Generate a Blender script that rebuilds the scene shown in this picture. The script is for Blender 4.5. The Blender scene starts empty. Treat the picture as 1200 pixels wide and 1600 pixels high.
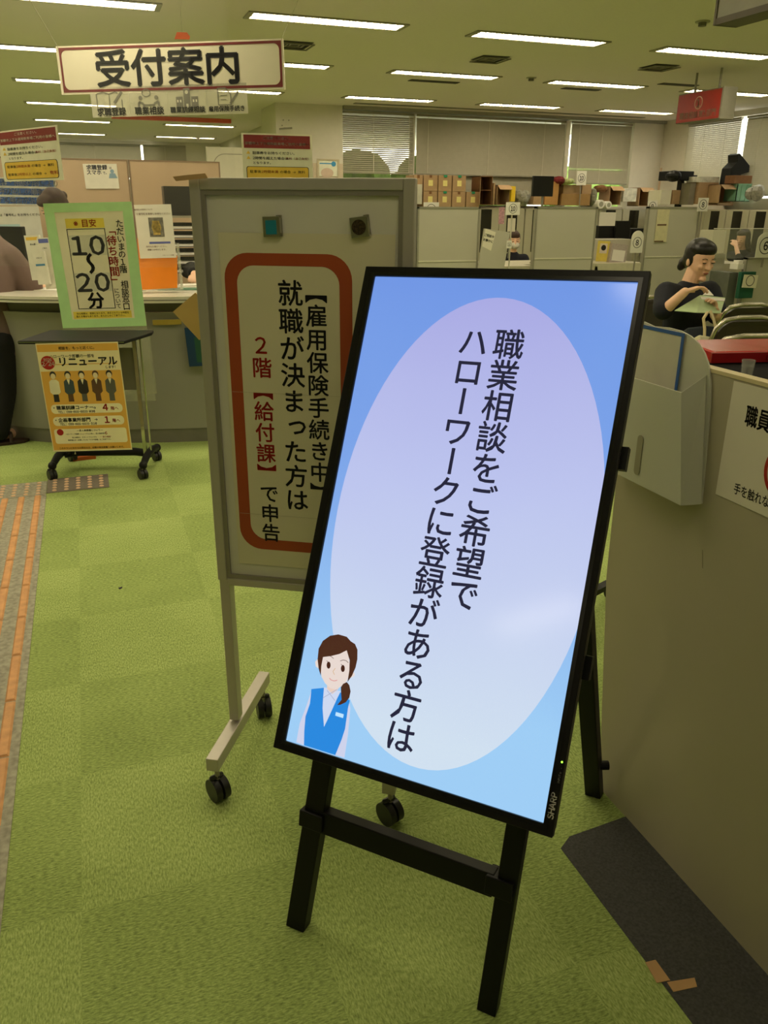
import bpy, bmesh, math, random
from mathutils import Matrix, Vector
random.seed(7)
# ---------------------------------------------------------------- camera, world, exposure
YAW, PITCH, ROLL, FPX, HC = 0.345956, 0.363595, 0.007125, 1253.0, 1.35
_f = Vector((math.sin(YAW)*math.cos(PITCH), math.cos(YAW)*math.cos(PITCH), -math.sin(PITCH)))
_r0 = Vector((math.cos(YAW), -math.sin(YAW), 0)); _u0 = _r0.cross(_f)
CR = _r0*math.cos(ROLL)+_u0*math.sin(ROLL); CU = -_r0*math.sin(ROLL)+_u0*math.cos(ROLL); CF = _f
CO = Vector((0, 0, HC))
sc = bpy.context.scene
cam = bpy.data.cameras.new('camera'); camo = bpy.data.objects.new('camera', cam)
sc.collection.objects.link(camo); sc.camera = camo
cam.sensor_fit = 'VERTICAL'; cam.sensor_height = 32.0; cam.sensor_width = 24.0; cam.lens = FPX/1600*32
cam.clip_start = 0.05; cam.clip_end = 200
camo.matrix_world = Matrix(((CR.x, CU.x, -CF.x, CO.x), (CR.y, CU.y, -CF.y, CO.y), (CR.z, CU.z, -CF.z, CO.z), (0, 0, 0, 1)))
sc.view_settings.view_transform = 'Standard'; sc.view_settings.look = 'None'
sc.view_settings.gamma = 1.0; sc.view_settings.use_curve_mapping = False
sc.view_settings.exposure = 0.0
LIGHT_TINT = (1.0, 0.87, 0.60); LIGHT_POWER = 21.5
NEAR_POWER = 8.5; RECEPTION_POWER = 32.0; MIDDLE_POWER = 22.0
wd = bpy.data.worlds.new('daylight'); sc.world = wd; wd.use_nodes = True
wd.node_tree.nodes['Background'].inputs[0].default_value = (1.0, 1.0, 0.82, 1); wd.node_tree.nodes['Background'].inputs[1].default_value = 4.5

# photograph pixel (1200x1600) -> point of the place, on a known plane
def ray(x, y): return CF + CR*((x-600)/FPX) - CU*((y-800)/FPX)
def D(x, y, d): return CO + ray(x, y)*d
def flz(x, y, z=0.0): d = ray(x, y); return CO + d*((z-HC)/d.z)
def onx(x, y, X): d = ray(x, y); return CO + d*(X/d.x)
def ony(x, y, Y): d = ray(x, y); return CO + d*(Y/d.y)
def onp(x, y, q, n): d = ray(x, y); return CO + d*((Vector(q)-CO).dot(n)/d.dot(n))
V = Vector

# ---------------------------------------------------------------- materials
MATS = {}
def lin(c): return tuple(((v/255)/12.92 if v <= 10.3 else ((v/255+.055)/1.055)**2.4) for v in c)
def mat(name, rgb, rough=.6, metal=0., var=.06, scale=14., bump=0., emit=0., alpha=1., trans=0., spec=.5, stretch=None, coat=0.):
    if name in MATS: return MATS[name]
    m = bpy.data.materials.new(name); m.use_nodes = True; nt = m.node_tree; b = nt.nodes['Principled BSDF']
    c = lin(rgb); b.inputs['Roughness'].default_value = rough; b.inputs['Metallic'].default_value = metal
    b.inputs['Alpha'].default_value = alpha; b.inputs['Transmission Weight'].default_value = trans
    b.inputs['Specular IOR Level'].default_value = spec; b.inputs['Coat Weight'].default_value = coat
    tc = nt.nodes.new('ShaderNodeTexCoord'); nz = nt.nodes.new('ShaderNodeTexNoise'); nz.inputs['Scale'].default_value = scale
    nz.inputs['Detail'].default_value = 4
    if stretch:
        mp = nt.nodes.new('ShaderNodeMapping'); mp.inputs['Scale'].default_value = stretch
        nt.links.new(tc.outputs['Object'], mp.inputs[0]); nt.links.new(mp.outputs[0], nz.inputs['Vector'])
    else: nt.links.new(tc.outputs['Object'], nz.inputs['Vector'])
    rp = nt.nodes.new('ShaderNodeValToRGB'); rp.color_ramp.elements[0].position = .3; rp.color_ramp.elements[1].position = .7
    rp.color_ramp.elements[0].color = tuple(v*(1-var) for v in c)+(1,); rp.color_ramp.elements[1].color = tuple(min(1, v*(1+var)) for v in c)+(1,)
    nt.links.new(nz.outputs[0], rp.inputs[0]); nt.links.new(rp.outputs[0], b.inputs['Base Color'])
    if emit:
        nt.links.new(rp.outputs[0], b.inputs['Emission Color']); b.inputs['Emission Strength'].default_value = emit
    if bump:
        bp = nt.nodes.new('ShaderNodeBump'); bp.inputs['Strength'].default_value = bump; bp.inputs['Distance'].default_value = .01
        nt.links.new(nz.outputs[0], bp.inputs['Height']); nt.links.new(bp.outputs[0], b.inputs['Normal'])
    MATS[name] = m; return m
def emat(name, rgb, s=1., gloss=True):          # a surface that gives off light (screen, lamp)
    if name in MATS: return MATS[name]
    m = bpy.data.materials.new(name); m.use_nodes = True; b = m.node_tree.nodes['Principled BSDF']
    b.inputs['Base Color'].default_value = (.01, .01, .012, 1); b.inputs['Roughness'].default_value = .12
    b.inputs['Specular IOR Level'].default_value = .5 if gloss else 0
    b.inputs['Emission Color'].default_value = lin(rgb)+(1,); b.inputs['Emission Strength'].default_value = s
    MATS[name] = m; return m
def grad_emat(name, top, mid, bot, y0, y1, noise=.0):   # picture shown by a screen: gradient along local y
    m = bpy.data.materials.new(name); m.use_nodes = True; nt = m.node_tree; b = nt.nodes['Principled BSDF']
    b.inputs['Base Color'].default_value = (.01, .01, .012, 1); b.inputs['Roughness'].default_value = .12
    tc = nt.nodes.new('ShaderNodeTexCoord'); sp = nt.nodes.new('ShaderNodeSeparateXYZ'); mr = nt.nodes.new('ShaderNodeMapRange')
    rp = nt.nodes.new('ShaderNodeValToRGB'); nt.links.new(tc.outputs['Object'], sp.inputs[0]); nt.links.new(sp.outputs[1], mr.inputs[0])
    mr.inputs['From Min'].default_value = y0; mr.inputs['From Max'].default_value = y1
    nz = nt.nodes.new('ShaderNodeTexNoise'); nz.inputs['Scale'].default_value = 3.; nt.links.new(tc.outputs['Object'], nz.inputs['Vector'])
    ad = nt.nodes.new('ShaderNodeMath'); ad.operation = 'MULTIPLY_ADD'; nt.links.new(nz.outputs[0], ad.inputs[0]); ad.inputs[1].default_value = noise
    nt.links.new(mr.outputs[0], ad.inputs[2]); nt.links.new(ad.outputs[0], rp.inputs[0])
    e = rp.color_ramp.elements; e[0].position = noise/2; e[0].color = lin(top)+(1,); e[1].position = 1; e[1].color = lin(bot)+(1,)
    k = e.new(.5); k.color = lin(mid)+(1,)
    nt.links.new(rp.outputs[0], b.inputs['Emission Color']); b.inputs['Emission Strength'].default_value = 1.
    MATS[name] = m; return m
def clear(name, rgb, alpha, rough=.1):
    return mat(name, rgb, rough=rough, alpha=alpha, var=.02)

# ---------------------------------------------------------------- mesh builder
UPR = Matrix(((1, 0, 0, 0), (0, 0, -1, 0), (0, 1, 0, 0), (0, 0, 0, 1)))     # drawing plane (x right, y up, z to the viewer) -> upright, facing -y
GL = {}
def glyph(ch, off):
    k = (ch, off)
    if k not in GL:
        c = bpy.data.curves.new('g', 'FONT'); c.body = ch; c.resolution_u = 2; c.offset = off
        o = bpy.data.objects.new('g', c); sc.collection.objects.link(o)
        dg = bpy.context.evaluated_depsgraph_get(); me = bpy.data.meshes.new_from_object(o.evaluated_get(dg))
        GL[k] = ([(v.co.x, v.co.y) for v in me.vertices], [tuple(p.vertices) for p in me.polygons])
        bpy.data.objects.remove(o); bpy.data.curves.remove(c); bpy.data.meshes.remove(me)
    return GL[k]
class MB:
    def __init__(s, X=None): s.v = []; s.f = []; s.X = X
    def raw(s, vs, fs, M=None):
        n = len(s.v); X = s.X
        for p in vs:
            p = V(p)
            if M is not None: p = M @ p
            if X is not None: p = X @ p
            s.v.append(p)
        s.f += [tuple(i+n for i in f) for f in fs]; return s
    def box(s, x0, x1, y0, y1, z0, z1, M=None):
        vs = [(x, y, z) for z in (z0, z1) for y in (y0, y1) for x in (x0, x1)]
        return s.raw(vs, [(0, 2, 3, 1), (4, 5, 7, 6), (0, 1, 5, 4), (2, 6, 7, 3), (0, 4, 6, 2), (1, 3, 7, 5)], M)
    def cb(s, c, d, M=None): return s.box(c[0]-d[0]/2, c[0]+d[0]/2, c[1]-d[1]/2, c[1]+d[1]/2, c[2]-d[2]/2, c[2]+d[2]/2, M)
    def hexa(s, q, M=None):   # 8 corners: four of one side, four of the other
        return s.raw(q, [(0, 3, 2, 1), (4, 5, 6, 7), (0, 1, 5, 4), (1, 2, 6, 5), (2, 3, 7, 6), (3, 0, 4, 7)], M)
    def bar(s, p0, p1, w, h, up=(0, 0, 1), M=None):
        p0, p1 = V(p0), V(p1); t = (p1-p0).normalized(); a = t.cross(V(up)).normalized()*w/2; b = a.cross(t).normalized()*h/2
        q = [p+i*a+j*b for p in (p0, p1) for i, j in ((-1, -1), (1, -1), (1, 1), (-1, 1))]
        return s.hexa(q, M)
    def poly(s, pts, z0, z1, M=None):
        n = len(pts); vs = [(p[0], p[1], z0) for p in pts]+[(p[0], p[1], z1) for p in pts]
        fs = [tuple(range(n))[::-1], tuple(range(n, 2*n))]+[(i, (i+1) % n, n+(i+1) % n, n+i) for i in range(n)]
        return s.raw(vs, fs, M)
    def ring(s, outer, inner, z0, z1, M=None):
        n = len(outer); vs = [(p[0], p[1], z) for z in (z0, z1) for q in (outer, inner) for p in q]
        fs = []
        for i in range(n):
            j = (i+1) % n
            fs += [(2*n+i, 2*n+j, 3*n+j, 3*n+i), (i, n+i, n+j, j), (i, j, 2*n+j, 2*n+i), (n+i, 3*n+i, 3*n+j, n+j)]
        return s.raw(vs, fs, M)
    def tube(s, path, r, n=10, M=None, caps=True, sq=None):
        path = [V(p) for p in path]; rs = r if isinstance(r, (list, tuple)) else [r]*len(path)
        rings = []; t0 = (path[1]-path[0]).normalized()
        a = t0.orthogonal().normalized() if sq is None else (V(sq)-t0*V(sq).dot(t0)).normalized()
        for i, p in enumerate(path):
            t = ((path[min(i+1, len(path)-1)]-path[max(i-1, 0)])).normalized()
            a = (a-t*a.dot(t)).normalized(); b = t.cross(a)
            rr = rs[i] if isinstance(rs[i], (tuple, list)) else (rs[i], rs[i])
            rings.append([p+a*math.cos(2*math.pi*k/n)*rr[0]+b*math.sin(2*math.pi*k/n)*rr[1] for k in range(n)])
        vs = [q for g in rings for q in g]; fs = []
        for i in range(len(path)-1):
            for k in range(n): fs.append((i*n+k, i*n+(k+1) % n, (i+1)*n+(k+1) % n, (i+1)*n+k))
        if caps: fs += [tuple(range(n))[::-1], tuple(range(len(vs)-n, len(vs)))]
        return s.raw(vs, fs, M)
    def cyl(s, p0, p1, r, n=16, M=None): return s.tube([p0, p1], r, n, M)
    def limb(s, path, rs, sq=None, n=14):     # tapered closed limb with round ends
        path = [V(p) for p in path]; rs = [r if isinstance(r, tuple) else (r, r) for r in rs]
        P, Rr = [], []
        t = (path[0]-path[1]).normalized()
        for q in (80, 55, 30):
            P.append(path[0]+t*min(rs[0])*math.sin(math.radians(q))); Rr.append(tuple(v*math.cos(math.radians(q)) for v in rs[0]))
        for i in range(len(path)-1):
            for k in range(3):
                u = k/3; P.append(path[i].lerp(path[i+1], u)); Rr.append(tuple(rs[i][j]*(1-u)+rs[i+1][j]*u for j in (0, 1)))
        P.append(path[-1]); Rr.append(rs[-1]); t = (path[-1]-path[-2]).normalized()
        for q in (30, 55, 80):
            P.append(path[-1]+t*min(rs[-1])*math.sin(math.radians(q))); Rr.append(tuple(v*math.cos(math.radians(q)) for v in rs[-1]))
        return s.tube(P, Rr, n, sq=sq)
    def ell(s, c, r, M=None, nu=20, nv=12, fn=None):
        vs = []; fs = []
        for j in range(nv+1):
            th = math.pi*j/nv
            for i in range(nu):
                ph = 2*math.pi*i/nu; p = V((math.sin(th)*math.cos(ph), math.sin(th)*math.sin(ph), math.cos(th)))
                if fn: p = fn(p)
                vs.append((c[0]+p.x*r[0], c[1]+p.y*r[1], c[2]+p.z*r[2]))
        for j in range(nv):
            for i in range(nu): fs.append((j*nu+i, (j+1)*nu+i, (j+1)*nu+(i+1) % nu, j*nu+(i+1) % nu))
        return s.raw(vs, fs, M)
    def text(s, t, x, y, size, off=.02, vert=False, adv=1., align='c', z=.0004, sx=1., rot=0., rawfont=False):
        chars = []; 
        for ch in t:
            full = ch; w = 1.
            if not rawfont and 33 <= ord(ch) <= 126: full = chr(ord(ch)+0xFEE0); w = 1. if vert else .58
            if ch == ' ': w = .5
            if rawfont: w = .62
            chars.append((full, w, ch))
        tot = sum(c[1] for c in chars)*adv; cur = -tot/2 if align == 'c' else 0
        cr, sr = math.cos(rot), math.sin(rot)
        for full, w, ch in chars:
            st = w*adv; mid = cur+st/2; cur += st
            if ch == ' ': continue
            vs, fs = glyph(full, 0)
            if rawfont and vs: 
                xs = [p[0] for p in vs]; cxm = (min(xs)+max(xs))/2; cym = .345
            else: cxm, cym = .5, .38
            out = []
            for px, py in vs:
                px -= cxm; py -= cym
                if vert and ch in 'ー―〜~（）()':
                    px, py = py, -px
                    if ch in 'ー〜~': px = -px
                elif vert and ch in '「」『』': px, py = py, -px
                elif vert and ch in '【】': px, py = py, -px
                if vert and ch in 'っゃゅょ、。': px += .1; py += .1
                qx, qy = (px*size*sx, py*size-mid*size) if vert else (px*size*sx+mid*size*sx, py*size)
                out.append((x+qx*cr-qy*sr, y+qx*sr+qy*cr, z))
            s.raw(out, fs)
            if off:
                e = off*size*.95
                for ex, ey in ((e, 0), (-e, 0), (0, e), (0, -e)): s.raw([(a+ex, b+ey, c) for a, b, c in out], fs)
        return s
    def mesh(s, name, smooth=None, fix=True):
        me = bpy.data.meshes.new(name); me.from_pydata([tuple(p) for p in s.v], [], s.f); me.validate()
        if fix:
            bm = bmesh.new(); bm.from_mesh(me); bmesh.ops.remove_doubles(bm, verts=bm.verts, dist=1e-6)
            bmesh.ops.recalc_face_normals(bm, faces=bm.faces); bm.to_mesh(me); bm.free()
        if smooth: 
            me.polygons.foreach_set('use_smooth', [True]*len(me.polygons)); me.set_sharp_from_angle(angle=math.radians(smooth))
        return me
def rrect(x0, x1, y0, y1, r, n=6):
    pts = []
    for cx, cy, a0 in ((x1-r, y1-r, 0), (x0+r, y1-r, 90), (x0+r, y0+r, 180), (x1-r, y0+r, 270)):
        for k in range(n+1):
            a = math.radians(a0+90*k/n); pts.append((cx+r*math.cos(a), cy+r*math.sin(a)))
    return pts
def circ(cx, cy, r, n=28, ry=None, sup=None):
    ry = ry or r; out = []
    for k in range(n):
        a = 2*math.pi*k/n; out.append((cx+r*math.cos(a), cy+ry*math.sin(a)))
    return out
def fr(o, x=(1, 0, 0), y=(0, 1, 0)):      # frame: origin, x axis, approx y axis
    x = V(x).normalized(); y = V(y); y = (y-x*y.dot(x)).normalized(); z = x.cross(y)
    return Matrix(((x.x, y.x, z.x, o[0]), (x.y, y.y, z.y, o[1]), (x.z, y.z, z.z, o[2]), (0, 0, 0, 1)))
def loc(x, y=0, z=0, rz=0): return Matrix.Translation((x, y, z)) @ Matrix.Rotation(rz, 4, 'Z')
# ---------------------------------------------------------------- objects
LINK = sc.collection.objects.link
def props(o, label=None, cat=None, group=None, kind=None):
    for k, v in (('label', label), ('category', cat), ('group', group), ('kind', kind)):
        if v: o[k] = v
    return o
def thing(name, label, cat, M=None, group=None):
    o = bpy.data.objects.new(name, None); LINK(o); o.empty_display_size = .1
    if M is not None: o.matrix_basis = M
    return props(o, label, cat, group)
def part(name, mb, m, parent=None, label=None, smooth=None, bev=0, solid=0, kind=None):
    o = bpy.data.objects.new(name, mb if isinstance(mb, bpy.types.Mesh) else mb.mesh(name, smooth)); o.data.materials.append(m); LINK(o)
    if parent is not None: o.parent = parent
    if label: o['label'] = label
    if kind: o['kind'] = kind
    if bev:
        b = o.modifiers.new('bevel', 'BEVEL'); b.width = bev; b.segments = 2; b.limit_method = 'ANGLE'; b.angle_limit = math.radians(40)
    return o
def solo(name, mb, m, label, cat, M=None, group=None, smooth=None, bev=0, kind=None):
    o = part(name, mb, m, None, None, smooth, bev)
    if M is not None: o.matrix_basis = M
    return props(o, label, cat, group, kind)
def struct(name, mb, m, M=None, smooth=None):
    o = part(name, mb, m, None, None, smooth)
    if M is not None: o.matrix_basis = M
    o['kind'] = 'structure'; return o
def clone(o, M=None, label=None, group=None):
    def cp(x, par):
        c = x.copy(); LINK(c)
        if par is not None: c.parent = par
        for ch in list(x.children): cp(ch, c)
        return c
    c = cp(o, None)
    if M is not None: c.matrix_basis = M
    if label: c['label'] = label
    if group: c['group'] = group
    return c
BLK = mat('ink_black', (22, 20, 22), .6, var=.02)
DGR = mat('ink_grey', (80, 80, 80), .6, var=.02)
def tparts(name, par, m, calls, X=None):       # every line of writing its own part
    for c in calls: part(name, MB(X).text(*c[0], **c[1]), m, par)
RED = mat('ink_red', (170, 28, 22), .6, var=.02)
PAPER = mat('paper_white', (228, 224, 214), .7, var=.015)
CREAM = mat('paper_cream', (226, 220, 200), .7, var=.015)
# ---------------------------------------------------------------- room
def carpet():
    m = bpy.data.materials.new('green_carpet'); m.use_nodes = True; nt = m.node_tree; N = nt.nodes.new; L = nt.links.new
    b = nt.nodes['Principled BSDF']; b.inputs['Roughness'].default_value = .95; b.inputs['Specular IOR Level'].default_value = .1
    tc = N('ShaderNodeTexCoord'); sp = N('ShaderNodeSeparateXYZ'); L(tc.outputs['Object'], sp.inputs[0])
    def mth(op, a, c=None, d=None):
        n = N('ShaderNodeMath'); n.operation = op
        for i, v in enumerate((a, c, d)):
            if v is None: continue
            if isinstance(v, (int, float)): n.inputs[i].default_value = v
            else: L(v, n.inputs[i])
        return n.outputs[0]
    fx = mth('FLOOR', mth('DIVIDE', mth('ADD', sp.outputs[0], .155), .444)); fy = mth('FLOOR', mth('DIVIDE', mth('ADD', sp.outputs[1], -2.26), .443))
    chk = mth('PINGPONG', mth('ADD', fx, fy), 1.0)
    def nz(sx, sy, s, det=3):
        mp = N('ShaderNodeMapping'); mp.inputs['Scale'].default_value = (sx, sy, 1); L(tc.outputs['Object'], mp.inputs[0])
        n = N('ShaderNodeTexNoise'); n.inputs['Scale'].default_value = s; n.inputs['Detail'].default_value = det; n.inputs['Roughness'].default_value = .65
        L(mp.outputs[0], n.inputs['Vector']); return n.outputs[0]
    h = nz(1, 3.2, 85); v = nz(3.2, 1, 85); mx = N('ShaderNodeMix'); L(chk, mx.inputs[0]); L(v, mx.inputs[2]); L(h, mx.inputs[3])
    big = nz(1, 1, 2.2)
    val = mth('ADD', mth('MULTIPLY', mx.outputs[0], 1.0), mth('MULTIPLY', big, .25))
    val = mth('SUBTRACT', val, mth('MULTIPLY', chk, .05))
    rp = N('ShaderNodeValToRGB'); L(val, rp.inputs[0]); e = rp.color_ramp.elements
    e[0].position = .36; e[0].color = lin((108, 124, 70))+(1,); e[1].position = .90; e[1].color = lin((200, 214, 138))+(1,)
    k = e.new(.6); k.color = lin((156, 174, 100))+(1,)
    L(rp.outputs[0], b.inputs['Base Color'])
    bp = N('ShaderNodeBump'); bp.inputs['Strength'].default_value = .5; bp.inputs['Distance'].default_value = .004; L(nz(1, 1, 260), bp.inputs['Height']); L(bp.outputs[0], b.inputs['Normal'])
    return m
XL, XR, YN, YB, YF = -6.0, 9.3, -4.0, 12.25, 20.6
wallm = mat('wall_paint', (214, 208, 194), .8, var=.02)
ceilm = mat('ceiling_paint', (222, 213, 206), .9, var=.02, scale=40)
struct('floor', MB().box(XL, XR, YN, YF, -.05, 0), carpet())
struct('floor', MB().poly([(.862, -1), (1.9, -1), (1.9, 1.30), (.90, 1.225), (.862, 1.2)], .0002, .0015), mat('dark_grey_carpet', (70, 70, 68), .95, var=.28, scale=170, bump=.3))
struct('ceiling', MB().box(XL, XR, YN, YF, 2.7, 2.8), ceilm)
struct('wall_near', MB().box(XL, XR, YN-.1, YN, 0, 2.7), wallm)
struct('wall_left', MB().box(XL-.1, XL, YN, YF, 0, 2.7), wallm)
struct('wall_far', MB().box(XL, 3.0, YF, YF+.1, 0, 1.9).box(XL, -.55, YF, YF+.1, 1.9, 2.7).box(3.0, 3.4, YF, YF+.1, 0, 2.7).box(1.9, 3, YF, YF+.1, 1.9, 2.7).box(-.55, 1.9, YF, YF+.1, 2.62, 2.7), wallm)
# pier between the hall and the deep left part
struct('wall_pier', MB().box(2.76, 3.74, YB, YB+.95, 0, 2.7).box(3.3, 3.4, YB+.9, YF, 0, 2.7), wallm)
# back wall with its window band
w1, w2, w3, w4, w5 = 3.74, 4.87, 7.46, 8.72, XR
zt = 2.64
struct('wall_back', MB().box(w1, XR, YB+.12, YB+.25, 0, 1.38).box(w1, XR, YB+.12, YB+.25, zt, 2.7).box(w4, XR, YB, YB+.25, 0, 2.7)
       .box(4.86, 4.885, YB+.05, YB+.2, 1.38, zt).box(7.46, 7.53, YB+.02, YB+.2, 1.38, zt), wallm)
struct('wall_right', MB().box(XR, XR+.12, YN, YB+.2, 0, 1.5).box(XR, XR+.12, YN, 8.3, 1.5, 2.7).box(XR, XR+.12, 11.62, YB+.2, 1.5, 2.7).box(XR, XR+.12, 8.3, 11.62, 2.62, 2.7), wallm)
struct('trim_1', MB().box(w1, XR, YB-.06, YB+.1, 2.655, 2.7), mat('curtain_rail', (150, 146, 134), .5))
struct('trim_2', MB().box(3.8, 8.6, YB-.42, YB-.32, 2.692, 2.70), mat('ceiling_slot', (120, 115, 100), .6))
# window glass
glm = clear('window_glass', (225, 235, 230), .12, .02)
for i, (a, b_) in enumerate(((w1, w2), (w2, w3), (w3+.07, w4))): struct('window_%d' % (i+1), MB().box(a, b_, YB+.17, YB+.18, 1.38, zt), glm)
struct('window_4', MB().box(XR+.05, XR+.06, 8.3, 11.62, 1.5, 2.62), glm)
struct('window_5', MB().box(-.55, 1.9, YF+.04, YF+.05, 1.9, 2.62), glm)
# blinds: slats, headrail, bottom rail, cords
blm = mat('blind_slat', (176, 170, 150), .5, var=.03)
def blind(M, w, z0, z1, pitch, ang, cords, label, group=None, gap0=None):
    t = thing('window_blind', label, 'blind', M, group)
    s = MB(); n = int((z1-z0)/pitch); hw = .0165
    for i in range(n):
        z = z0+pitch*(i+.5); a = ang if not callable(ang) else ang(z)
        dy, dz = hw*math.cos(a), hw*math.sin(a)
        s.hexa([(0, -dy, z-dz), (w, -dy, z-dz), (w, -dy, z-dz+.0012), (0, -dy, z-dz+.0012), (0, dy, z+dz), (w, dy, z+dz), (w, dy, z+dz+.0012), (0, dy, z+dz+.0012)])
    part('slats', s, blm, t)
    part('headrail', MB().box(0, w, -.02, .02, z1, z1+.03), mat('blind_rail', (150, 145, 128), .5), t)
    part('bottom_rail', MB().box(0, w, -.014, .014, z0-.02, z0), mat('blind_rail', (150, 145, 128), .5), t)
    for c in cords: part('ladder_cord', MB().box(c*w, c*w+.008, -.022, -.02, z0, z1), mat('blind_cord', (205, 200, 180), .6), t)
    return t
blind(loc(w1+.01, YB+.03), w2-w1-.03, 1.83, 2.61, .027, .72, (.42, .93), 'venetian blind left of the long one, daylight and greenery showing through its slats')
blind(loc(4.9, YB+.03), w3-4.92, 1.83, 2.61, .027, 1.14, (.07, .47, .85), 'long closed venetian blind above the stacked cartons')
blind(loc(4.9, YB+.09), w3-4.92, 1.42, 1.80, .027, 1.02, (.2, .8), 'lower venetian blind showing just behind the stacked cartons')
blind(loc(7.56, YB+.03), w4-7.59, 1.74, 2.61, .027, lambda z: .45 if 1.93 < z < 1.965 else 1.14, (.12, .50), 'closed venetian blind with a bright strip of daylight beneath it')
blind(loc(XR-.03, 11.6, 0, -math.pi/2), 1.16, 1.66, 2.58, .027, .95, (.35, .75), 'venetian blind on the right wall behind the red hanging sign')
blind(loc(XR-.03, 10.33, 0, -math.pi/2), 2.0, 1.55, 2.58, .027, 1.1, (.15, .6), 'venetian blind at the right edge, past the bright gap')
blind(loc(-.5, YF-.04), 2.0, 1.95, 2.6, .027, 1.0, (.5,), 'bright venetian blind on the far wall above the wooden partition')
blind(loc(1.55, YF-.05), .95, 1.95, 2.6, .027, 1.2, (.5,), 'shut venetian blind on the far wall, right of the bright one')
# greenery outside
hg = MB()
for i in range(70):
    hg.ell((random.uniform(4.3, 11), YB+random.uniform(3, 4.4), random.uniform(.2, 1.95)), (random.uniform(.3, .6),)*3, nu=8, nv=6)
solo('hedge', hg, mat('hedge_green', (120, 150, 60), .8, var=.4, scale=6), 'green hedge outside the back windows', 'hedge', kind='stuff')

# ---------------------------------------------------------------- ceiling lights
lampm = emat('fluorescent_tube', (255, 240, 200), 1., False)
_b = lampm.node_tree.nodes['Principled BSDF']; _b.inputs['Emission Color'].default_value = LIGHT_TINT+(1,); _b.inputs['Emission Strength'].default_value = LIGHT_POWER
lampn = lampm.copy(); lampn.name = 'fluorescent_tube_soft'; lampn.node_tree.nodes['Principled BSDF'].inputs['Emission Strength'].default_value = NEAR_POWER
lampr = lampm.copy(); lampr.name = 'fluorescent_tube_reception'; lampr.node_tree.nodes['Principled BSDF'].inputs['Emission Strength'].default_value = RECEPTION_POWER
lampq = lampm.copy(); lampq.name = 'fluorescent_tube_middle'; lampq.node_tree.nodes['Principled BSDF'].inputs['Emission Strength'].default_value = MIDDLE_POWER
rimm = mat('lamp_rim', (150, 144, 125), .5)
def fixture(lm):
    t = thing('ceiling_light', 'x', 'ceiling light')
    part('frame', MB().ring(rrect(-.64, .64, -.125, .125, .002, 1), rrect(-.60, .60, -.10, .10, .002, 1), 2.690, 2.6995), rimm, t)
    part('diffuser', MB().box(-.60, .60, -.10, .10, 2.694, 2.698), lm, t)
    g = MB()
    for k in range(25): g.box(-.6+k*.05-.0015, -.6+k*.05+.0015, -.1, .1, 2.688, 2.694)
    g.box(-.6, .6, -.002, .002, 2.688, 2.694)
    part('louver', g, rimm, t); return t
_fx = {}
ORD = ['leftmost', 'second from the left', 'third from the left', 'fourth from the left', 'fifth from the left']
ROWN = {6.92: 'nearest row', 9.05: 'second nearest row', 11.25: 'row nearest the windows', 13.6: 'fourth row, deep left', 16.2: 'fifth row, deep left', 19.05: 'farthest row, deep left'}
rows = {6.92: (.1, 2.0, 3.87, 5.72), 9.05: (.1, 2.0, 3.93, 5.85, 7.75), 11.25: (.1, 2.0, 4.09, 6.05, 8.0), 13.6: (.1,), 16.2: (.1, 2.25), 19.05: (.1, 2.33)}
def put_light(x, y, lm, label, group):
    if lm.name not in _fx: _fx[lm.name] = fixture(lm); o = _fx[lm.name]; o.matrix_basis = loc(x, y)
    else: o = clone(_fx[lm.name], loc(x, y))
    o['label'] = label; o['group'] = group
for y, xs in rows.items():
    for i, x in enumerate(xs):
        put_light(x, y, lampm, 'lit recessed strip light, %s in the %s' % (ORD[i], ROWN[y]), 'recessed strip lights of the ceiling')
for y in (4.75, 2.6, .45, -1.25):
    for x in (-3.6, -1.8, .1, 2.0, 3.9, 5.8, 7.7):
        if x < 0 and y < 2 and (x, y) != (-3.6, -1.25) or (x, y) == (-1.8, 2.6): continue
        put_light(x, y, {4.75: lampr, 2.6: lampq}.get(y, lampn) if x < 3 else lampn, 'lit recessed strip light above and behind the photographer', 'strip lights overhead')
for y in (6.92, 9.05, 11.25, 13.6): 
    for x in (-3.6, -1.8): put_light(x, y, lampm, 'lit recessed strip light left of the view', 'strip lights beyond the left edge')
# vents, slots, detectors
vm, vd = mat('vent_grey', (125, 120, 100), .5), mat('vent_dark', (52, 48, 38), .6)
def vent(p, label):
    t = thing('ceiling_vent', label, 'vent', loc(p[0], p[1]), 'square ceiling vents')
    for k in range(4):
        h = .15-.034*k; part('louver_ring', MB().ring([(-h, -h), (h, -h), (h, h), (-h, h)], [(-h+.014, -h+.014), (h-.014, -h+.014), (h-.014, h-.014), (-h+.014, h-.014)], 2.676+.005*k, 2.684+.005*k), vm if k != 1 else vd, t)
    part('backing', MB().box(-.14, .14, -.14, .14, 2.696, 2.699), vd, t)
vent(flz(766, 91, 2.7), 'square ceiling vent between the strip lights near the picture centre')
vent(flz(460, 69, 2.7), 'square ceiling vent just right of the hanging reception sign')
vent(flz(1030, 104, 2.7), 'square ceiling vent left of the red hanging sign')
def slot(p, w, label):
    solo('air_slot', MB().box(-w/2, w/2, -.06, .06, 2.693, 2.6995).box(-w/2, w/2, -.006, .006, 2.69, 2.694), vd, label, 'vent', loc(p[0], p[1]), 'narrow air slots')
slot(flz(678, 127, 2.7), .6, 'narrow dark air slot behind the middle strip light')
slot(flz(908, 139, 2.7), .5, 'narrow dark air slot right of centre, near the red sign')
slot(flz(1060, 132, 2.7), .5, 'narrow dark air slot right behind the red sign rods')
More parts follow.
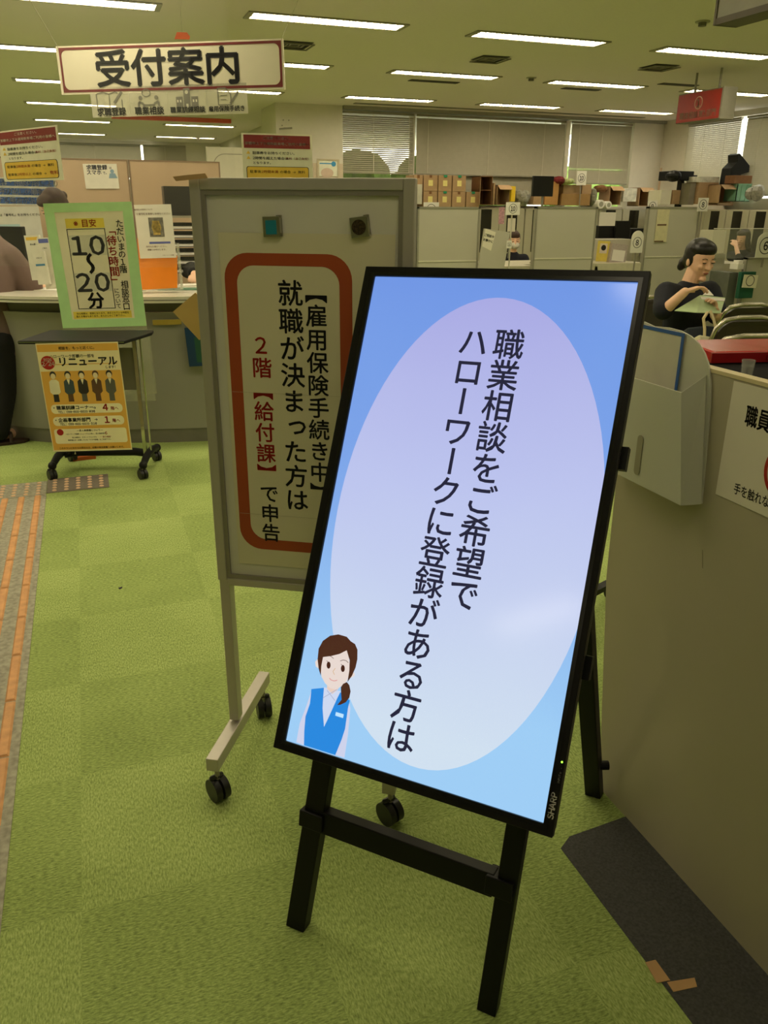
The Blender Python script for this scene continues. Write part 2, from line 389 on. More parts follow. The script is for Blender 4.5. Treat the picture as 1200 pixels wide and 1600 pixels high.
def detector(p, label):
    t = thing('smoke_detector', label, 'smoke detector', loc(p[0], p[1]), 'round ceiling detectors')
    part('base', MB().cyl((0, 0, 2.69), (0, 0, 2.6995), .055), mat('detector_white', (170, 165, 145), .5), t)
    part('sensor', MB().cyl((0, 0, 2.665), (0, 0, 2.69), .03), mat('detector_grey', (110, 105, 90), .5), t)
detector(flz(1098, 33, 2.7), 'round detector beside the big grey hanging sign')
detector(flz(830, 121, 2.7), 'round detector right of centre on the ceiling')
detector(flz(309, 215, 2.7), 'round detector on the ceiling of the deep left part')

# ---------------------------------------------------------------- tactile paving
tg, tb = mat('tactile_base', (156, 152, 134), .9, var=.25, scale=60, bump=.2), mat('tactile_orange', (206, 152, 100), .7, var=.15, scale=30)
def bar_tile():
    t = thing('tactile_tile', 'x', 'tactile tile', None, 'orange-barred tactile tiles in a row')
    part('base', MB().box(-.15, .15, -.1335, .1335, 0, .003), tg, t)
    for k in range(4):
        x = -.112+k*.0745
        q = [(x-.015, -.131), (x+.015, -.131), (x+.015, .131), (x-.015, .131)]; r = [(x-.010, -.126), (x+.010, -.126), (x+.010, .126), (x-.010, .126)]
        part('bar', MB().hexa([(a, b, .003) for a, b in q]+[(a, b, .008) for a, b in r]), tb, t)
    return t
bt = bar_tile(); PL = ['farthest', 'second', 'third', 'fourth', 'fifth', 'sixth', 'seventh', 'eighth', 'ninth', 'tenth', 'eleventh', 'twelfth']
for i in range(12):
    M = loc(-.457, 4.094-.135-.2675*i); lb = 'grey tactile tile with orange bars, %s of the row counted from the dotted tiles' % PL[i].replace('farthest', 'first')
    if i == 0: bt.matrix_basis = M; bt['label'] = lb
    else: clone(bt, M, lb)
def dot_tile(x, y, w, l, base, label):
    t = thing('tactile_tile', label, 'tactile tile', loc(x, y), 'dotted tactile tiles')
    part('base', MB().box(-w/2, w/2, -l/2, l/2, 0, .003), base, t)
    for i in range(5):
        for j in range(5):
            X, Y = (i-2)*w/5.3, (j-2)*l/5.3
            part('stud', MB().tube([(X, Y, .003), (X, Y, .006), (X, Y, .0075)], [.012, .010, .005], 10), mat('tactile_pink', (224, 186, 148), .7), t)
dot_tile(-.158, 4.235, .3, .225, mat('tactile_dark', (122, 112, 98), .9, var=.1, scale=60), 'dark grey tactile tile with pale dots, right end of the strip')
dot_tile(-.46, 4.21, .3, .225, tg, 'light grey tactile tile with dots, at the head of the barred tiles')
dot_tile(-.762, 4.20, .3, .225, tg, 'light grey dotted tactile tile cut by the left edge of the photo')

# ---------------------------------------------------------------- digital sign on its stand
SA, SB = V((.6867, -.7266, .022)), V((-.3024, -.3131, -.9003)); KS = .895; ST = CO+(V((.5761, 1.6628, 1.2124))-CO)*KS; W, H = .541*KS, .984*KS
MS = fr(ST, SA, -SB); SN = MS.to_3x3() @ V((0, 0, 1)); MSi = MS.inverted()
BASE = V((.42, 1.1, 0))
sg = thing('digital_sign', 'large black digital sign on a black easel stand, its lit blue screen tilted back', 'digital sign', Matrix.Translation(BASE))
ML = Matrix.Translation(-BASE) @ MS      # sign plane in the thing's own frame
def sx(x, y): q = MSi @ onp(x, y, ST, SN); return (q.x, q.y)      # photo pixel -> point on the screen
bz = mat('bezel_black', (20, 19, 18), .35, var=.03, spec=.25); bz2 = mat('steel_black', (16, 15, 15), .45, var=.05, spec=.25); 
L_, R_, T_, B_ = -.0225, W+.017, .0185, -H-.018
hs = part('housing', MB(ML).ring([(L_, B_), (R_, B_), (R_, T_), (L_, T_)], [(0, -H), (W, -H), (W, 0), (0, 0)], -.004, .004).box(L_, R_, B_, T_, -.012, -.0045).box(L_+.004, R_-.004, B_+.004, T_-.004, -.040, -.012), bz, sg, bev=.0015)
part('inner_bezel', MB(ML).ring([(-.007, -H-.007), (W+.007, -H-.007), (W+.007, .007), (-.007, .007)], [(0, -H), (W, -H), (W, 0), (0, 0)], .0041, .0046), mat('bezel_inner', (8, 8, 10), .25), hs)
for yy in (-.255, -.60): part('side_bracket', MB(ML).box(R_-.004, R_+.009, yy-.05, yy-.012, -.044, -.024), bz2, hs)
# the picture on the screen, in the sign's plane: own object frame so the gradient follows the panel
scr = part('screen', MB().box(0, W, -H, 0, -.004, -.0005), grad_emat('screen_blue', (112, 150, 228), (122, 162, 232), (158, 205, 245), 0, -H, .25), sg, label='lit screen showing light blue with a pale oval and a drawn clerk')
scr.matrix_basis = ML
def layer(name, pts, z, m, lab=None): return part(name, MB().poly(pts, z, z+.00015), m, scr, lab)
eo = [(KS*(.2847+.2682*math.cos(2*math.pi*k/90)), KS*(-.4975+.4605*math.sin(2*math.pi*k/90))) for k in range(90)]
layer('oval', eo, -.0003, grad_emat('screen_oval', (166, 166, 226), (188, 196, 238), (208, 224, 240), 0, -H, .15))
TX = emat('screen_text', (40, 40, 62), .9)
tm = MB()
for i, ch in enumerate('職業相談をご希望で'): tm.text(ch, .3185*KS, (-.129-.0612*i)*KS, .064*KS, .013, True, z=.0001)
for i, ch in enumerate('ハローワークに登録がある方は'): tm.text(ch, .2455*KS, (-.128-.0602*i)*KS, .064*KS, .013, True, z=.0001)
part('lettering', tm, TX, scr)
# drawn clerk
def px(*p): return [sx(*q) for q in p]
def C8(x, y): return (430+x/6.154, 960+y/6.154)
def poly8(name, pts, z, m, lab=None): return layer(name, [sx(*C8(*p)) for p in pts], z, m, lab)
cl = lambda n, c: emat('draw_'+n, c, 1.)
poly8('sleeve', [(345, 745), (300, 880), (235, 1050), (203, 1228), (275, 1258), (290, 1000), (355, 760)], -.0001, cl('sleeve', (205, 210, 235)))
poly8('sleeve', [(705, 830), (722, 900), (700, 1150), (665, 1378), (578, 1352), (660, 1100), (690, 900)], -.0001, cl('sleeve', (205, 210, 235)))
poly8('vest', [(348, 718), (475, 705), (610, 735), (718, 828), (700, 900), (672, 1100), (640, 1200), (578, 1352), (277, 1258), (280, 1120), (292, 980), (335, 860), (345, 760)], .0000, cl('vest', (38, 136, 222)))
poly8('shirt', [(470, 700), (630, 740), (600, 800), (500, 1020), (470, 1082), (456, 900), (462, 800)], .0002, cl('shirt', (205, 216, 240)))
for a, b in (((462, 802), (595, 722)), ((575, 828), (500, 730))):
    a, b = sx(*C8(*a)), sx(*C8(*b)); part('collar_line', MB().bar((a[0], a[1], .0005), (b[0], b[1], .0005), .0012, .0002), cl('line', (170, 178, 205)), scr)
poly8('name_tag', [(585, 938), (660, 960), (653, 997), (578, 973)], .0002, cl('tag', (190, 228, 255)))
poly8('neck', [(500, 640), (640, 660), (600, 725), (550, 765), (500, 715)], .0004, cl('neck', (232, 205, 190)))
poly8('ear', [(408, 430), (385, 455), (392, 500), (425, 525), (430, 450)], .0004, cl('skin', (232, 216, 208)))
poly8('ear', [(735, 560), (762, 560), (765, 590), (730, 610), (715, 600)], .0004, cl('skin', (232, 216, 208)))
poly8('face', [(450, 380), (600, 330), (700, 340), (718, 480), (712, 580), (690, 640), (640, 690), (585, 722), (530, 710), (480, 660), (448, 600), (435, 500)], .0006, cl('skin', (232, 216, 208)))
poly8('ponytail', [(690, 650), (715, 680), (727, 740), (715, 800), (680, 845), (630, 868), (598, 872), (640, 820), (636, 760), (634, 700), (655, 668)], .0008, cl('hair', (75, 42, 28)))
poly8('hair', [(690, 345), (718, 440), (715, 540), (697, 650), (740, 590), (775, 510), (792, 430), (793, 340), (770, 285), (728, 258), (690, 215), (610, 192), (530, 205), (460, 255), (420, 330), (410, 430), (420, 520), (440, 590), (445, 500), (462, 410), (540, 400), (620, 380)], .0008, cl('hair', (75, 42, 28)))
for cx, cy in ((516, 488), (653, 520)): poly8('eye', [(cx+19*math.cos(t*math.pi/8), cy+34*math.sin(t*math.pi/8)) for t in range(16)], .0009, cl('eye', (68, 34, 24)))
def stroke(name, pts, w, m): 
    q = [sx(*C8(*p)) for p in pts]; s = MB()
    for a, b in zip(q, q[1:]): s.bar((a[0], a[1], .001), (b[0], b[1], .001), w, .0002)
    part(name, s, m, scr)
stroke('brow', [(530, 400), (548, 410), (565, 425)], .0008, cl('eye', (68, 34, 24))); stroke('brow', [(628, 448), (655, 438), (685, 445), (706, 465)], .0009, cl('eye', (68, 34, 24)))
stroke('lash', [(498, 445), (510, 460)], .0008, cl('eye', (68, 34, 24))); stroke('lash', [(635, 478), (650, 492)], .0008, cl('eye', (68, 34, 24)))
stroke('nose', [(580, 518), (558, 548), (572, 580)], .0008, cl('nose', (205, 160, 95)))
stroke('mouth', [(524, 612), (540, 630), (570, 640), (600, 632)], .0010, cl('mouth', (215, 120, 120)))
# maker's name, buttons and power light on the right bezel
WM = mat('badge_white', (225, 222, 215), .5, emit=0)
lx, ly = sx(867, 1259); part('maker_name', MB(ML).text('SHARP', W+.0088, ly, .0125, .03, rot=math.pi/2, z=.0046, adv=1.16), WM, hs, 'white maker name reading SHARP')
part('button_marks', MB(ML).text('INPUT', W+.012, sx(873, 1216)[1], .0048, .01, rot=math.pi/2, rawfont=True, z=.0046).text('o -', W+.012, sx(876, 1203)[1], .006, .01, rot=math.pi/2, rawfont=True, z=.0046), mat('mark_grey', (150, 148, 140), .5), hs)
part('power_light', MB(ML).cyl((W+.012, sx(879, 1190)[1], .004), (W+.012, sx(879, 1190)[1], .0052), .0016, 10), emat('led_green', (150, 255, 60), 3.), hs, 'small lit green power light')
# easel: two front legs on the floor, crossbar with clamps, hinged rear legs
F1, F2 = flz(461, 1453), flz(760, 1585); LX = (F2-F1).normalized(); G_ = onp(511, 1180, ST-SN*.062, SN); LY = (G_-F1); LY = (LY-LX*LY.dot(LX)).normalized()
MLG = Matrix.Translation(-BASE) @ fr(F1, LX, LY); LN = LX.cross(LY)
_lg = fr(F1, LX, LY).inverted()
def lx(x, y): q = _lg @ onp(x, y, F1, LN); return (q.x, q.y)
for p0, p1, p2_, p3 in (((446, 1449), (474, 1456), (488, 1187), (518, 1197)), ((744, 1580), (774, 1587), (790, 1290), (822, 1300))):
    a, b, c, d = lx(*p0), lx(*p1), lx(*p2_), lx(*p3); k = 1.55
    c = (a[0]+(c[0]-a[0])*k, a[1]+(c[1]-a[1])*k); d = (b[0]+(d[0]-b[0])*k, c[1])
    q = []
    for z in (-.028, 0):
        zf = lambda x: -( (MLG @ V((x, 0, z))).z)/LY.z
        q += [MLG @ V((a[0], zf(a[0]), z)), MLG @ V((b[0], zf(b[0]), z)), MLG @ V((d[0], d[1], z)), MLG @ V((c[0], c[1], z))]
    part('front_leg', MB().hexa(q), bz2, sg, bev=.002)
c0, c1, c2, c3 = lx(504, 1270), lx(503, 1302), lx(764, 1363), lx(763, 1402)
part('crossbar', MB(MLG).box(c0[0]-.02, c2[0]+.01, (c1[1]+c3[1])/2, (c0[1]+c2[1])/2, -.026, .001), bz2, sg, bev=.002)
for a, b in (((471, 1262), (505, 1300)), ((761, 1364), (800, 1408))):
    a, b = lx(*a), lx(*b); part('clamp', MB(MLG).box(a[0], b[0], b[1], a[1], -.032, .008), bz2, sg, bev=.002)
part('mount_plate', MB(ML).box(.06, W-.06, -.36, -.30, -.065, -.045).box(.06, W-.06, -.80, -.74, -.055, -.045), bz2, sg)
rb = V((1.028, 1.330, 0))-BASE; rt = onp(893, 760, ST-SN*.075, SN)-BASE
for k, off in ((0, V((0, 0, 0))), (1, -LX*.34)):
    d = (rt-rb).normalized(); b0 = rb+off; tp = rt+off
    lg = part('rear_leg', MB().hexa([b0+V((-.016, .005, 0)), b0+V((.010, -.022, 0)), b0+V((.032, -.005, 0)), b0+V((.006, .022, 0)), tp+V((-.016, .005, 0)), tp+V((.010, -.022, 0)), tp+V((.032, -.005, 0)), tp+V((.006, .022, 0))]), bz2, sg, bev=.002)
    part('lock_knob', MB().cyl(b0+d*.12+V((.015, 0, 0)), b0+d*.12+V((.045, -.01, 0)), .011, 12), bz2, lg)

# ---------------------------------------------------------------- whiteboard stand
WY = -.526; MW = loc(.211, 1.731, 0, WY); alu = mat('aluminium', (188, 182, 170), .38, metal=.3, var=.03, scale=30, stretch=(1, 1, .05)); alud = mat('aluminium_dark', (150, 144, 132), .42, metal=.3, var=.03)  # alud is a darker grey aluminium for lips, stems and rods
wb = thing('whiteboard_stand', 'mobile whiteboard on a grey aluminium stand with black castors', 'whiteboard', MW)
w_, z1_, z0_ = .449, 1.401, .530
part('board', MB().box(.02, w_-.02, .010, .022, z0_+.012, z1_-.018), mat('board_white', (222, 218, 204), .35, var=.03, scale=5), wb)
for nm, a, b, c, d in (('left_rail', 0, .022, z0_-.0, z1_), ('right_rail', w_-.022, w_, z0_, z1_)):
    part('side_rail', MB().box(a, b, 0, .036, c, d), alu, wb, bev=.002)
part('top_rail', MB().box(.022, w_-.022, 0, .036, z1_-.022, z1_), alu, wb, bev=.002); part('bottom_rail', MB().box(.022, w_-.022, 0, .036, z0_-.012, z0_+.006), alu, wb, bev=.002)
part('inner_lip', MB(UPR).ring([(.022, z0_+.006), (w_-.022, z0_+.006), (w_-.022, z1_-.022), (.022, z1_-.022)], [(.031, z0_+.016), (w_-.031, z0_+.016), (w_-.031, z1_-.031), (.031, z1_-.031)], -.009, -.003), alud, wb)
castm = mat('castor_black', (30, 29, 28), .4, var=.04)
def castor(par, x, y, r=.028, ang=0., hz=None):
    c = part('castor', MB(Matrix.Translation((x, y, 0)) @ Matrix.Rotation(ang, 4, 'Z')).cyl((-.019, 0, r), (-.003, 0, r), r, 24).cyl((.003, 0, r), (.019, 0, r), r, 24).cyl((-.003, 0, r), (.003, 0, r), r*.5, 12)
         .tube([(-.012, .018, r*1.2), (-.012, .005, r*2.1), (0, .0, r*2.25), (.012, .005, r*2.1), (.012, .018, r*1.2)], .007, 8), castm, par, smooth=35)
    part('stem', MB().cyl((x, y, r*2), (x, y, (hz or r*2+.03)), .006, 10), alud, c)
    return c
for s in (0, 1):
    x = .013 if s == 0 else w_-.013
    part('post', MB().box(x-.011, x+.013, .004, .034, .138, z0_), alu, wb, bev=.0015)
    part('foot', MB().hexa([(x-.015, -.145, .098), (x+.015, -.145, .098), (x+.015, -.145, .132), (x-.015, -.145, .132), (x-.015, .245, .098), (x+.015, .245, .098), (x+.015, .245, .132), (x-.015, .245, .132)]), alu, wb, bev=.0015)
    for y in (-.120, .225): castor(wb, x, y, .029, .9 if y < 0 else .5, .098)
# notice on the board
MP = MW @ fr((0, -.004, 0), (1, 0, 0), (0, 0, 1))      # local x right, y up (height), z out of the board
po = thing('notice_poster', 'large cream notice with an orange-brown rounded border, clipped to the whiteboard', 'poster', MP @ Matrix.Translation((0, 0, -.0125)))
part('sheet', MB().box(.052, .412, .575, 1.300, 0, .001), mat('laminate_cream', (224, 216, 186), .45, var=.02, scale=6, coat=.3), po)
part('border', MB().ring(rrect(.060, .326, .615, 1.262, .05, 8), rrect(.086, .300, .640, 1.238, .036, 8), .0011, .0014), mat('border_rust', (170, 74, 36), .5, var=.04), po)
tm = MB(); 
for i, ch in enumerate('【雇用保険手続き中】'): tm.text(ch, .2515, 1.190-.0476*i, .047, .016, True, z=.0016)
for i, ch in enumerate('就職が決まった方は'): tm.text(ch, .1975, 1.186-.0556*i, .054, .016, True, z=.0016)
for i, ch in enumerate('で申告'): tm.text(ch, .1335, 1.079-.0468*(7+i), .045, .016, True, z=.0016)
part('lettering', tm, BLK, po)
tm = MB()
for i, ch in enumerate('2階【給付課】'): tm.text(ch, .1305, 1.079-.0468*i, .045, .016, True, z=.0016)
part('red_lettering', tm, mat('notice_red', (186, 34, 24), .6), po)
part('joint_tape', MB().box(.062, .40, .978, .9785, .0018, .0020).box(.062, .40, .70, .7005, .0018, .002), mat('tape_seam', (190, 180, 150), .4), po)
def clip(x, z, label, rot, m2, rnd):
    t = thing('magnet_clip', label, 'clip', MP @ Matrix.Translation((x, z, -.010)) @ Matrix.Rotation(rot, 4, 'Z'), 'square magnetic clips on the whiteboard')
    part('body', MB().box(-.017, .017, -.019, .019, .002, .008), mat('clip_steel', (150, 150, 120), .3, metal=.7), t, bev=.001)
    part('jaw', MB().box(.010, .021, -.018, .021, .0, .003).cyl((.019, -.012, .006), (.019, .016, .006), .002, 8), mat('chrome', (190, 188, 180), .15, metal=1.), t)
    part('badge', MB().box(-.011, .011, -.014, .012, .008, .0088) if not rnd else MB().cyl((0, 0, .008), (0, 0, .009), .014, 24), m2, t)
    return t
c1 = clip(.166, 1.312, 'magnetic clip with a teal square label, left one on the whiteboard', .03, mat('clip_teal', (20, 130, 150), .4), 0)
c2 = clip(.342, 1.313, 'magnetic clip with a round bronze emblem, right one on the whiteboard', .12, mat('clip_bronze', (70, 58, 40), .4, metal=.5, var=.7, scale=300), 1)
# envelope and file stuck out behind the board
MB2 = MW @ fr((0, .05, 0), (1, 0, 0), (0, 0, 1))
def wl(x, y, yy=.05):
    q = MB2.inverted() @ onp(x, y, MB2.translation, MB2.to_3x3() @ V((0, 0, 1))); return (q.x, q.y)
solo('envelope', MB().poly([wl(271, 487), wl(306, 457), wl(345, 500), wl(312, 531)], 0, .003), mat('kraft_yellow', (232, 196, 124), .7, var=.03), 'pale yellow envelope poking out from behind the left rail of the whiteboard', 'envelope', MB2)
solo('paper_corner', MB().poly([wl(291, 281), wl(340, 276), wl(344, 283), wl(296, 288)], .012, .014), mat('kraft_tape', (196, 160, 112), .7), 'brown paper tape along the top left corner of the whiteboard frame', 'tape', MB2 @ Matrix.Translation((0, .004, .05)))
# ---------------------------------------------------------------- helpers for flat things seen in the photo
def pfr(tl, tr, bl, q, n):     # frame of a flat sheet: origin top left, x right, y up, z to the viewer
    a, b, c = (onp(*p, q, n) for p in (tl, tr, bl)); x = (b-a); y = (a-c)
    return fr(a, x, y), x.length, y.length
def hdir(vx, vy):              # horizontal direction that vanishes at a photo point
    d = ray(vx, vy); return V((d.x, d.y, 0)).normalized()
def nyaw(deg): a = math.radians(deg); return V((-math.sin(a), math.cos(a), 0))
def sheet(name, label, cat, tl, tr, bl, q, n, m, th=.002, group=None):
    M, w, h = pfr(tl, tr, bl, q, n); t = thing(name, label, cat, M, group)
    part('sheet', MB().box(0, w, -h, 0, -th, 0), m, t); return t, w, h

# ---------------------------------------------------------------- counter panel on the right, with what is on it
pan = mat('panel_beige', (176, 168, 142), .55, var=.03, scale=3)
MPN = fr((1.061, 1.43, 0), (0, -1, 0), (0, 0, 1))
rp_ = thing('side_partition', 'tall plain beige side panel of the desk on the right', 'desk', MPN)
part('panel', MB().poly([(.084, .0), (2.0, .0), (2.0, 1.070), (.0, 1.070), (.010, .77), (.015, .55)], -.021, 0), pan, rp_)
part('edge_strip', MB().box(.0, 2.0, 1.070, 1.077, -.023, .001), mat('edge_cream', (216, 200, 156), .4, var=.03), rp_, 'pale cream top edge')
part('scuff', MB().poly([(.30, .735), (.302, .735), (.310, .70), (.308, .70)], .0002, .0004), mat('scuff_grey', (140, 132, 108), .6), rp_)
dk = solo('black_desk', MB().box(1.087, 1.95, -.5, 1.60, .965, .995).box(1.9, 1.93, -.5, 1.6, 0, .965), mat('desk_black', (20, 19, 19), .85, spec=.1), 'black desk top behind the beige side panel', 'desk')
# pamphlet holder
mk = mat('milky_plastic', (214, 214, 196), .35, var=.02, alpha=.80, scale=5)
ph = thing('pamphlet_holder', 'milky plastic pamphlet holder fixed to the beige desk panel, blue-lined sheet inside', 'holder', MPN @ Matrix.Translation((0, 0, .001)))
PD = .036
def hu(x, y, d=.003): q = onx(x, y, 1.060-d); return (1.43-q.y, q.z)
arcp = [hu(*q) for q in ((1109, 640), (1110, 600), (1107, 570), (1101, 552), (1091, 536), (1079, 525), (1064, 517), (1045, 512), (1022, 510))]
part('back_plate', MB().poly([(.02, .86), hu(1096, 787)]+arcp+[(.03, 1.138), (.02, 1.12)], .0, .003), mk, ph)
fb = [hu(1064, 789, PD), hu(1065, 613, PD)]; ub = fb[0][0]; ut = fb[1][0]; z0f, z1f = fb[0][1], fb[1][1]; sb, st_ = hu(1096, 787), hu(1104, 586)
def quad4(a, b, c, d): return MB().hexa([a, b, c, d]+[(p[0]+.0015, p[1]-.0005, p[2]+.002) for p in (a, b, c, d)])
part('front_pocket', quad4((.02, z0f, PD), (ub, z0f, PD), (ut, z1f, PD), (.02, z1f, PD)), mk, ph)
part('side_wall', quad4((ub, z0f, PD), (sb[0], sb[1], .003), (st_[0], st_[1], .003), (ut, z1f, PD)), mk, ph)
part('pocket_floor', MB().hexa([(.02, z0f, 0), (ub, z0f, 0), (ub, z0f, PD), (.02, z0f, PD), (.02, z0f+.003, 0), (ub, z0f+.003, 0), (ub, z0f+.003, PD), (.02, z0f+.003, PD)]), mk, ph)
f0, f1 = hu(1003, 683, PD), hu(1003, 742, PD); part('finger_slot', MB().poly(rrect(f0[0]-.009, f0[0]+.009, f1[1]-.004, f0[1]+.004, .0085), PD+.002, PD+.0032), mat('slot_grey', (150, 144, 122), .5), ph)
i0, i1 = hu(1070, 521, .006), hu(1062, 770, .006)
sh_ = part('insert_sheet', MB().box(.03, i0[0]-.002, i1[1], i0[1], .004, .0055), mat('insert_grey', (206, 202, 182), .6), ph)
part('blue_line', MB().box(.03, i0[0], i0[1]-.007, i0[1], .0056, .0064).box(i0[0]-.0075, i0[0], i1[1], i0[1]-.007, .0056, .0064), mat('line_blue', (24, 84, 160), .5), sh_)
# staff-only notice
q0 = V((1.0605, 0, 0)); nx_ = V((1, 0, 0))
MS2, w, h = pfr((1147, 593), (1290, 632), (1127, 773), V((1.0600, 0, 0)), nx_)
MS2 = fr((1.0605, 1.118, 1.066), (0, -1, 0), (0, .06, 1))
st = thing('staff_notice', 'white paper notice with red circle on the beige desk panel, cut by the right edge', 'notice', MS2)
part('sheet', MB().poly([(0, 0), (.30, 0), (.30, -.212), (.0, -.212)], .0, .0008), CREAM, st)
tparts('lettering', st, BLK, [(('職員専用', .040, -.052, .040, .02), dict(align='l', z=.001, sx=.72)), (('手を触れないで下さい', .042, -.186, .0225, .012), dict(align='l', z=.001, sx=.75))])
part('red_circle', MB().ring(circ(.148, -.128, .046, 40, .050), circ(.148, -.128, .039, 40, .043), .001, .0013).bar((.118, -.10, .001), (.178, -.158, .001), .006, .0004), RED, st)
# things on the desk
rf = thing('ring_file', 'glossy red file lying on the black desk behind the beige panel', 'file', loc(1.78, 1.62, .995, -.2))
part('cover', MB().box(-.335, .12, -.10, .09, .0, .028), mat('file_red', (178, 22, 26), .25, coat=.4), rf, bev=.004)
part('spine', MB().box(-.345, .12, -.108, -.10, .002, .026).box(-.2, -.1, -.112, -.108, .008, .02), mat('file_red_dark', (150, 16, 22), .35), rf)
cupp = flz(1166, 588, .995)
cu = solo('plastic_cup', MB().tube([(0, 0, 0), (0, 0, .036)], [.0125, .0145], 20, caps=False).tube([(0, 0, .001), (0, 0, .024)], [.011, .012], 20).tube([(0, 0, .034), (0, 0, .037)], [.015, .015], 20, caps=False), mat('cup_clear', (190, 190, 180), .15, alpha=.45), 'small clear plastic cup behind the top edge of the beige panel', 'cup', loc(cupp.x, cupp.y, .9955), smooth=40)
# tape on the carpet
tp = mat('brown_tape', (190, 150, 100), .6, var=.05)
def floorpoly(name, pts, m, label, cat, group=None, z0=.0016, z1=.0026):
    p = [flz(*q) for q in pts]; c = sum(p, V((0, 0, 0)))/len(p)
    return solo(name, MB().poly([(v.x-c.x, v.y-c.y) for v in p], z0, z1), m, label, cat, loc(c.x, c.y), group)
floorpoly('tape_strip', [(1008, 1505), (1024, 1501), (1047, 1533), (1026, 1537)], tp, 'strip of brown tape slanting across the carpet seam, left one of two', 'tape', 'brown tape strips on the carpet')
floorpoly('tape_strip', [(1042, 1536), (1085, 1529), (1089, 1543), (1052, 1551)], tp, 'strip of brown tape lying flat on the dark carpet, right one of two', 'tape', 'brown tape strips on the carpet')
floorpoly('lint', [(185, 919), (191, 917), (191, 919), (187, 921)], BLK, 'tiny dark scrap on the green carpet', 'scrap', z0=.0, z1=.002)
floorpoly('small_object', [(112, 714), (150, 709), (150, 717), (114, 721)], mat('orange_plastic', (190, 92, 40), .5), 'small orange item on the carpet under the rolling stand', 'object', z0=0, z1=.02)

# ---------------------------------------------------------------- rolling side table with its poster
Y17 = math.radians(-17.2); MT = loc(-.02, 4.392, 0, Y17); TZ = .73
tb_ = thing('rolling_table', 'small black rolling side table with curved tubular base, poster hung on its front', 'side table', MT)
blk = mat('table_black', (24, 24, 24), .5, var=.03, spec=.25); chrome = mat('chrome', (190, 188, 180), .15, metal=1.)
part('table_top', MB().poly([(-.285, -.185), (.285-.06, -.185), (.295, .10), (.285, .185), (-.255, .185)], TZ-.016, TZ), blk, tb_, bev=.003)
part('top_edge', MB().box(-.285, .225, -.188, -.185, TZ-.008, TZ-.004), chrome, tb_)
for x in (-.19, .215): 
    part('post', MB().box(x-.009, x+.009, .03, .045, .09, TZ-.016).cyl((x+.03, .04, .09), (x+.03, .04, TZ-.016), .005, 8), chrome, tb_)
part('back_plate', MB().box(.10, .215, .04, .046, .44, .66), mat('plate_grey', (120, 116, 100), .5), tb_)
part('cross_bar', MB().tube([(-.225, .06, .085), (-.15, .075, .092), (.15, .075, .092), (.24, .06, .085)], (.022), 12), blk, tb_, smooth=50)
for x in (-.235, .235):
    ft = part('foot', MB().tube([(x, -.11, .072), (x, -.02, .095), (x, .12, .095), (x, .22, .072)], [.017, .020, .020, .017], 12).ell((x, -.11, .072), (.022, .022, .022), nu=12, nv=8).ell((x, .22, .072), (.022, .022, .022), nu=12, nv=8), blk, tb_, smooth=60)
    for y in (-.12, .21): castor(tb_, x-.004, y, .026, .7, .07)
# poster hung on the front edge
nT = nyaw(-17.2); qT = MT @ V((0, -.190, 0))
t, w, h = sheet('renewal_poster', 'yellow and cream poster with five drawn staff, hung on the front of the rolling table', 'poster', (55, 537), (184, 534), (79, 706), qT, nT, mat('poster_cream', (240, 226, 180), .55, var=.01))
YE = mat('poster_yellow', (230, 176, 78), .55, var=.02)
def R(t, x0, x1, y0, y1, m, name='printed_band', z=.0003, r=0):   # fractions of the sheet from top left
    a, b, c, d = x0*w, x1*w, -y1*h, -y0*h
    return part(name, MB().poly(rrect(a, b, c, d, r*w) if r else [(a, c), (b, c), (b, d), (a, d)], .0, z), m, t)
R(t, .01, .99, .01, .075, YE); R(t, .01, .99, .25, .985, YE)
PC = mat('poster_pale', (246, 236, 196), .55, var=.01)
R(t, .06, .95, .555, .64, PC, 'text_box', .0005, .05); R(t, .06, .95, .67, .755, PC, 'text_box', .0005, .05); R(t, .05, .96, .785, .925, PC, 'text_box', .0005, .03)
R(t, .19, .96, .187, .193, YE, 'underline', .0006)
part('badge', MB().cyl((.115*w, -.172*h, 0), (.115*w, -.172*h, .0007), .085*w, 28), RED, t); part('badge', MB().cyl((.125*w, -.815*h, 0), (.125*w, -.815*h, .0007), .042*w, 20), RED, t)
W_ = mat('text_white', (245, 240, 225), .6)
part('white_lettering', MB().text('2026', .115*w, -.145*h, .045*w, .01, z=.001).text('2/24', .115*w, -.18*h, .068*w, .015, z=.001), W_, t)
tm = MB(); a_ = lambda s, x, y, sz, o=.02, al='c': tm.text(s, x*w, -y*h, sz*w, o, align=al, z=.001)
a_('相談を、もっと近くに。', .5, .045, .042); a_('ハローワーク那覇の一部を', .42, .117, .046, .01); a_('リニューアル', .60, .165, .122, .035); a_('します！', .88, .222, .038)
a_('・職業訓練コーナー', .33, .585, .058, .03); a_('→', .60, .59, .05, .02); a_('TEL：098-866-8609(43#)', .38, .624, .038)
a_('・企画事業所部門', .30, .700, .058, .03); a_('→', .60, .70, .05, .02); a_('TEL：098-866-8609(31#)', .38, .739, .038)
a_('―求人検索機について―', .5, .802, .030); a_('ハローワーク那覇リニューアルに伴い、求人検索機が', .44, .835, .021, .01); a_('求人検索は、スマートフォンでも', .42, .868, .021, .01); a_('検索機を多く設置している「プラザ那覇」もご利用下さい', .48, .893, .021, .01); a_('このチラシに対するお問合せは、記載の担当部署へお願いします。', .5, .968, .028, .015)
part('lettering', tm, BLK, t)
tm = MB(); a_('4', .735, .588, .11, .04); a_('階へ', .85, .60, .05, .02); a_('1', .735, .705, .11, .04); a_('階へ', .85, .715, .05, .02); a_('6', .70, .832, .05, .02); a_('“窓口相談”', .70, .868, .026, .01); part('red_lettering', tm, RED, t)
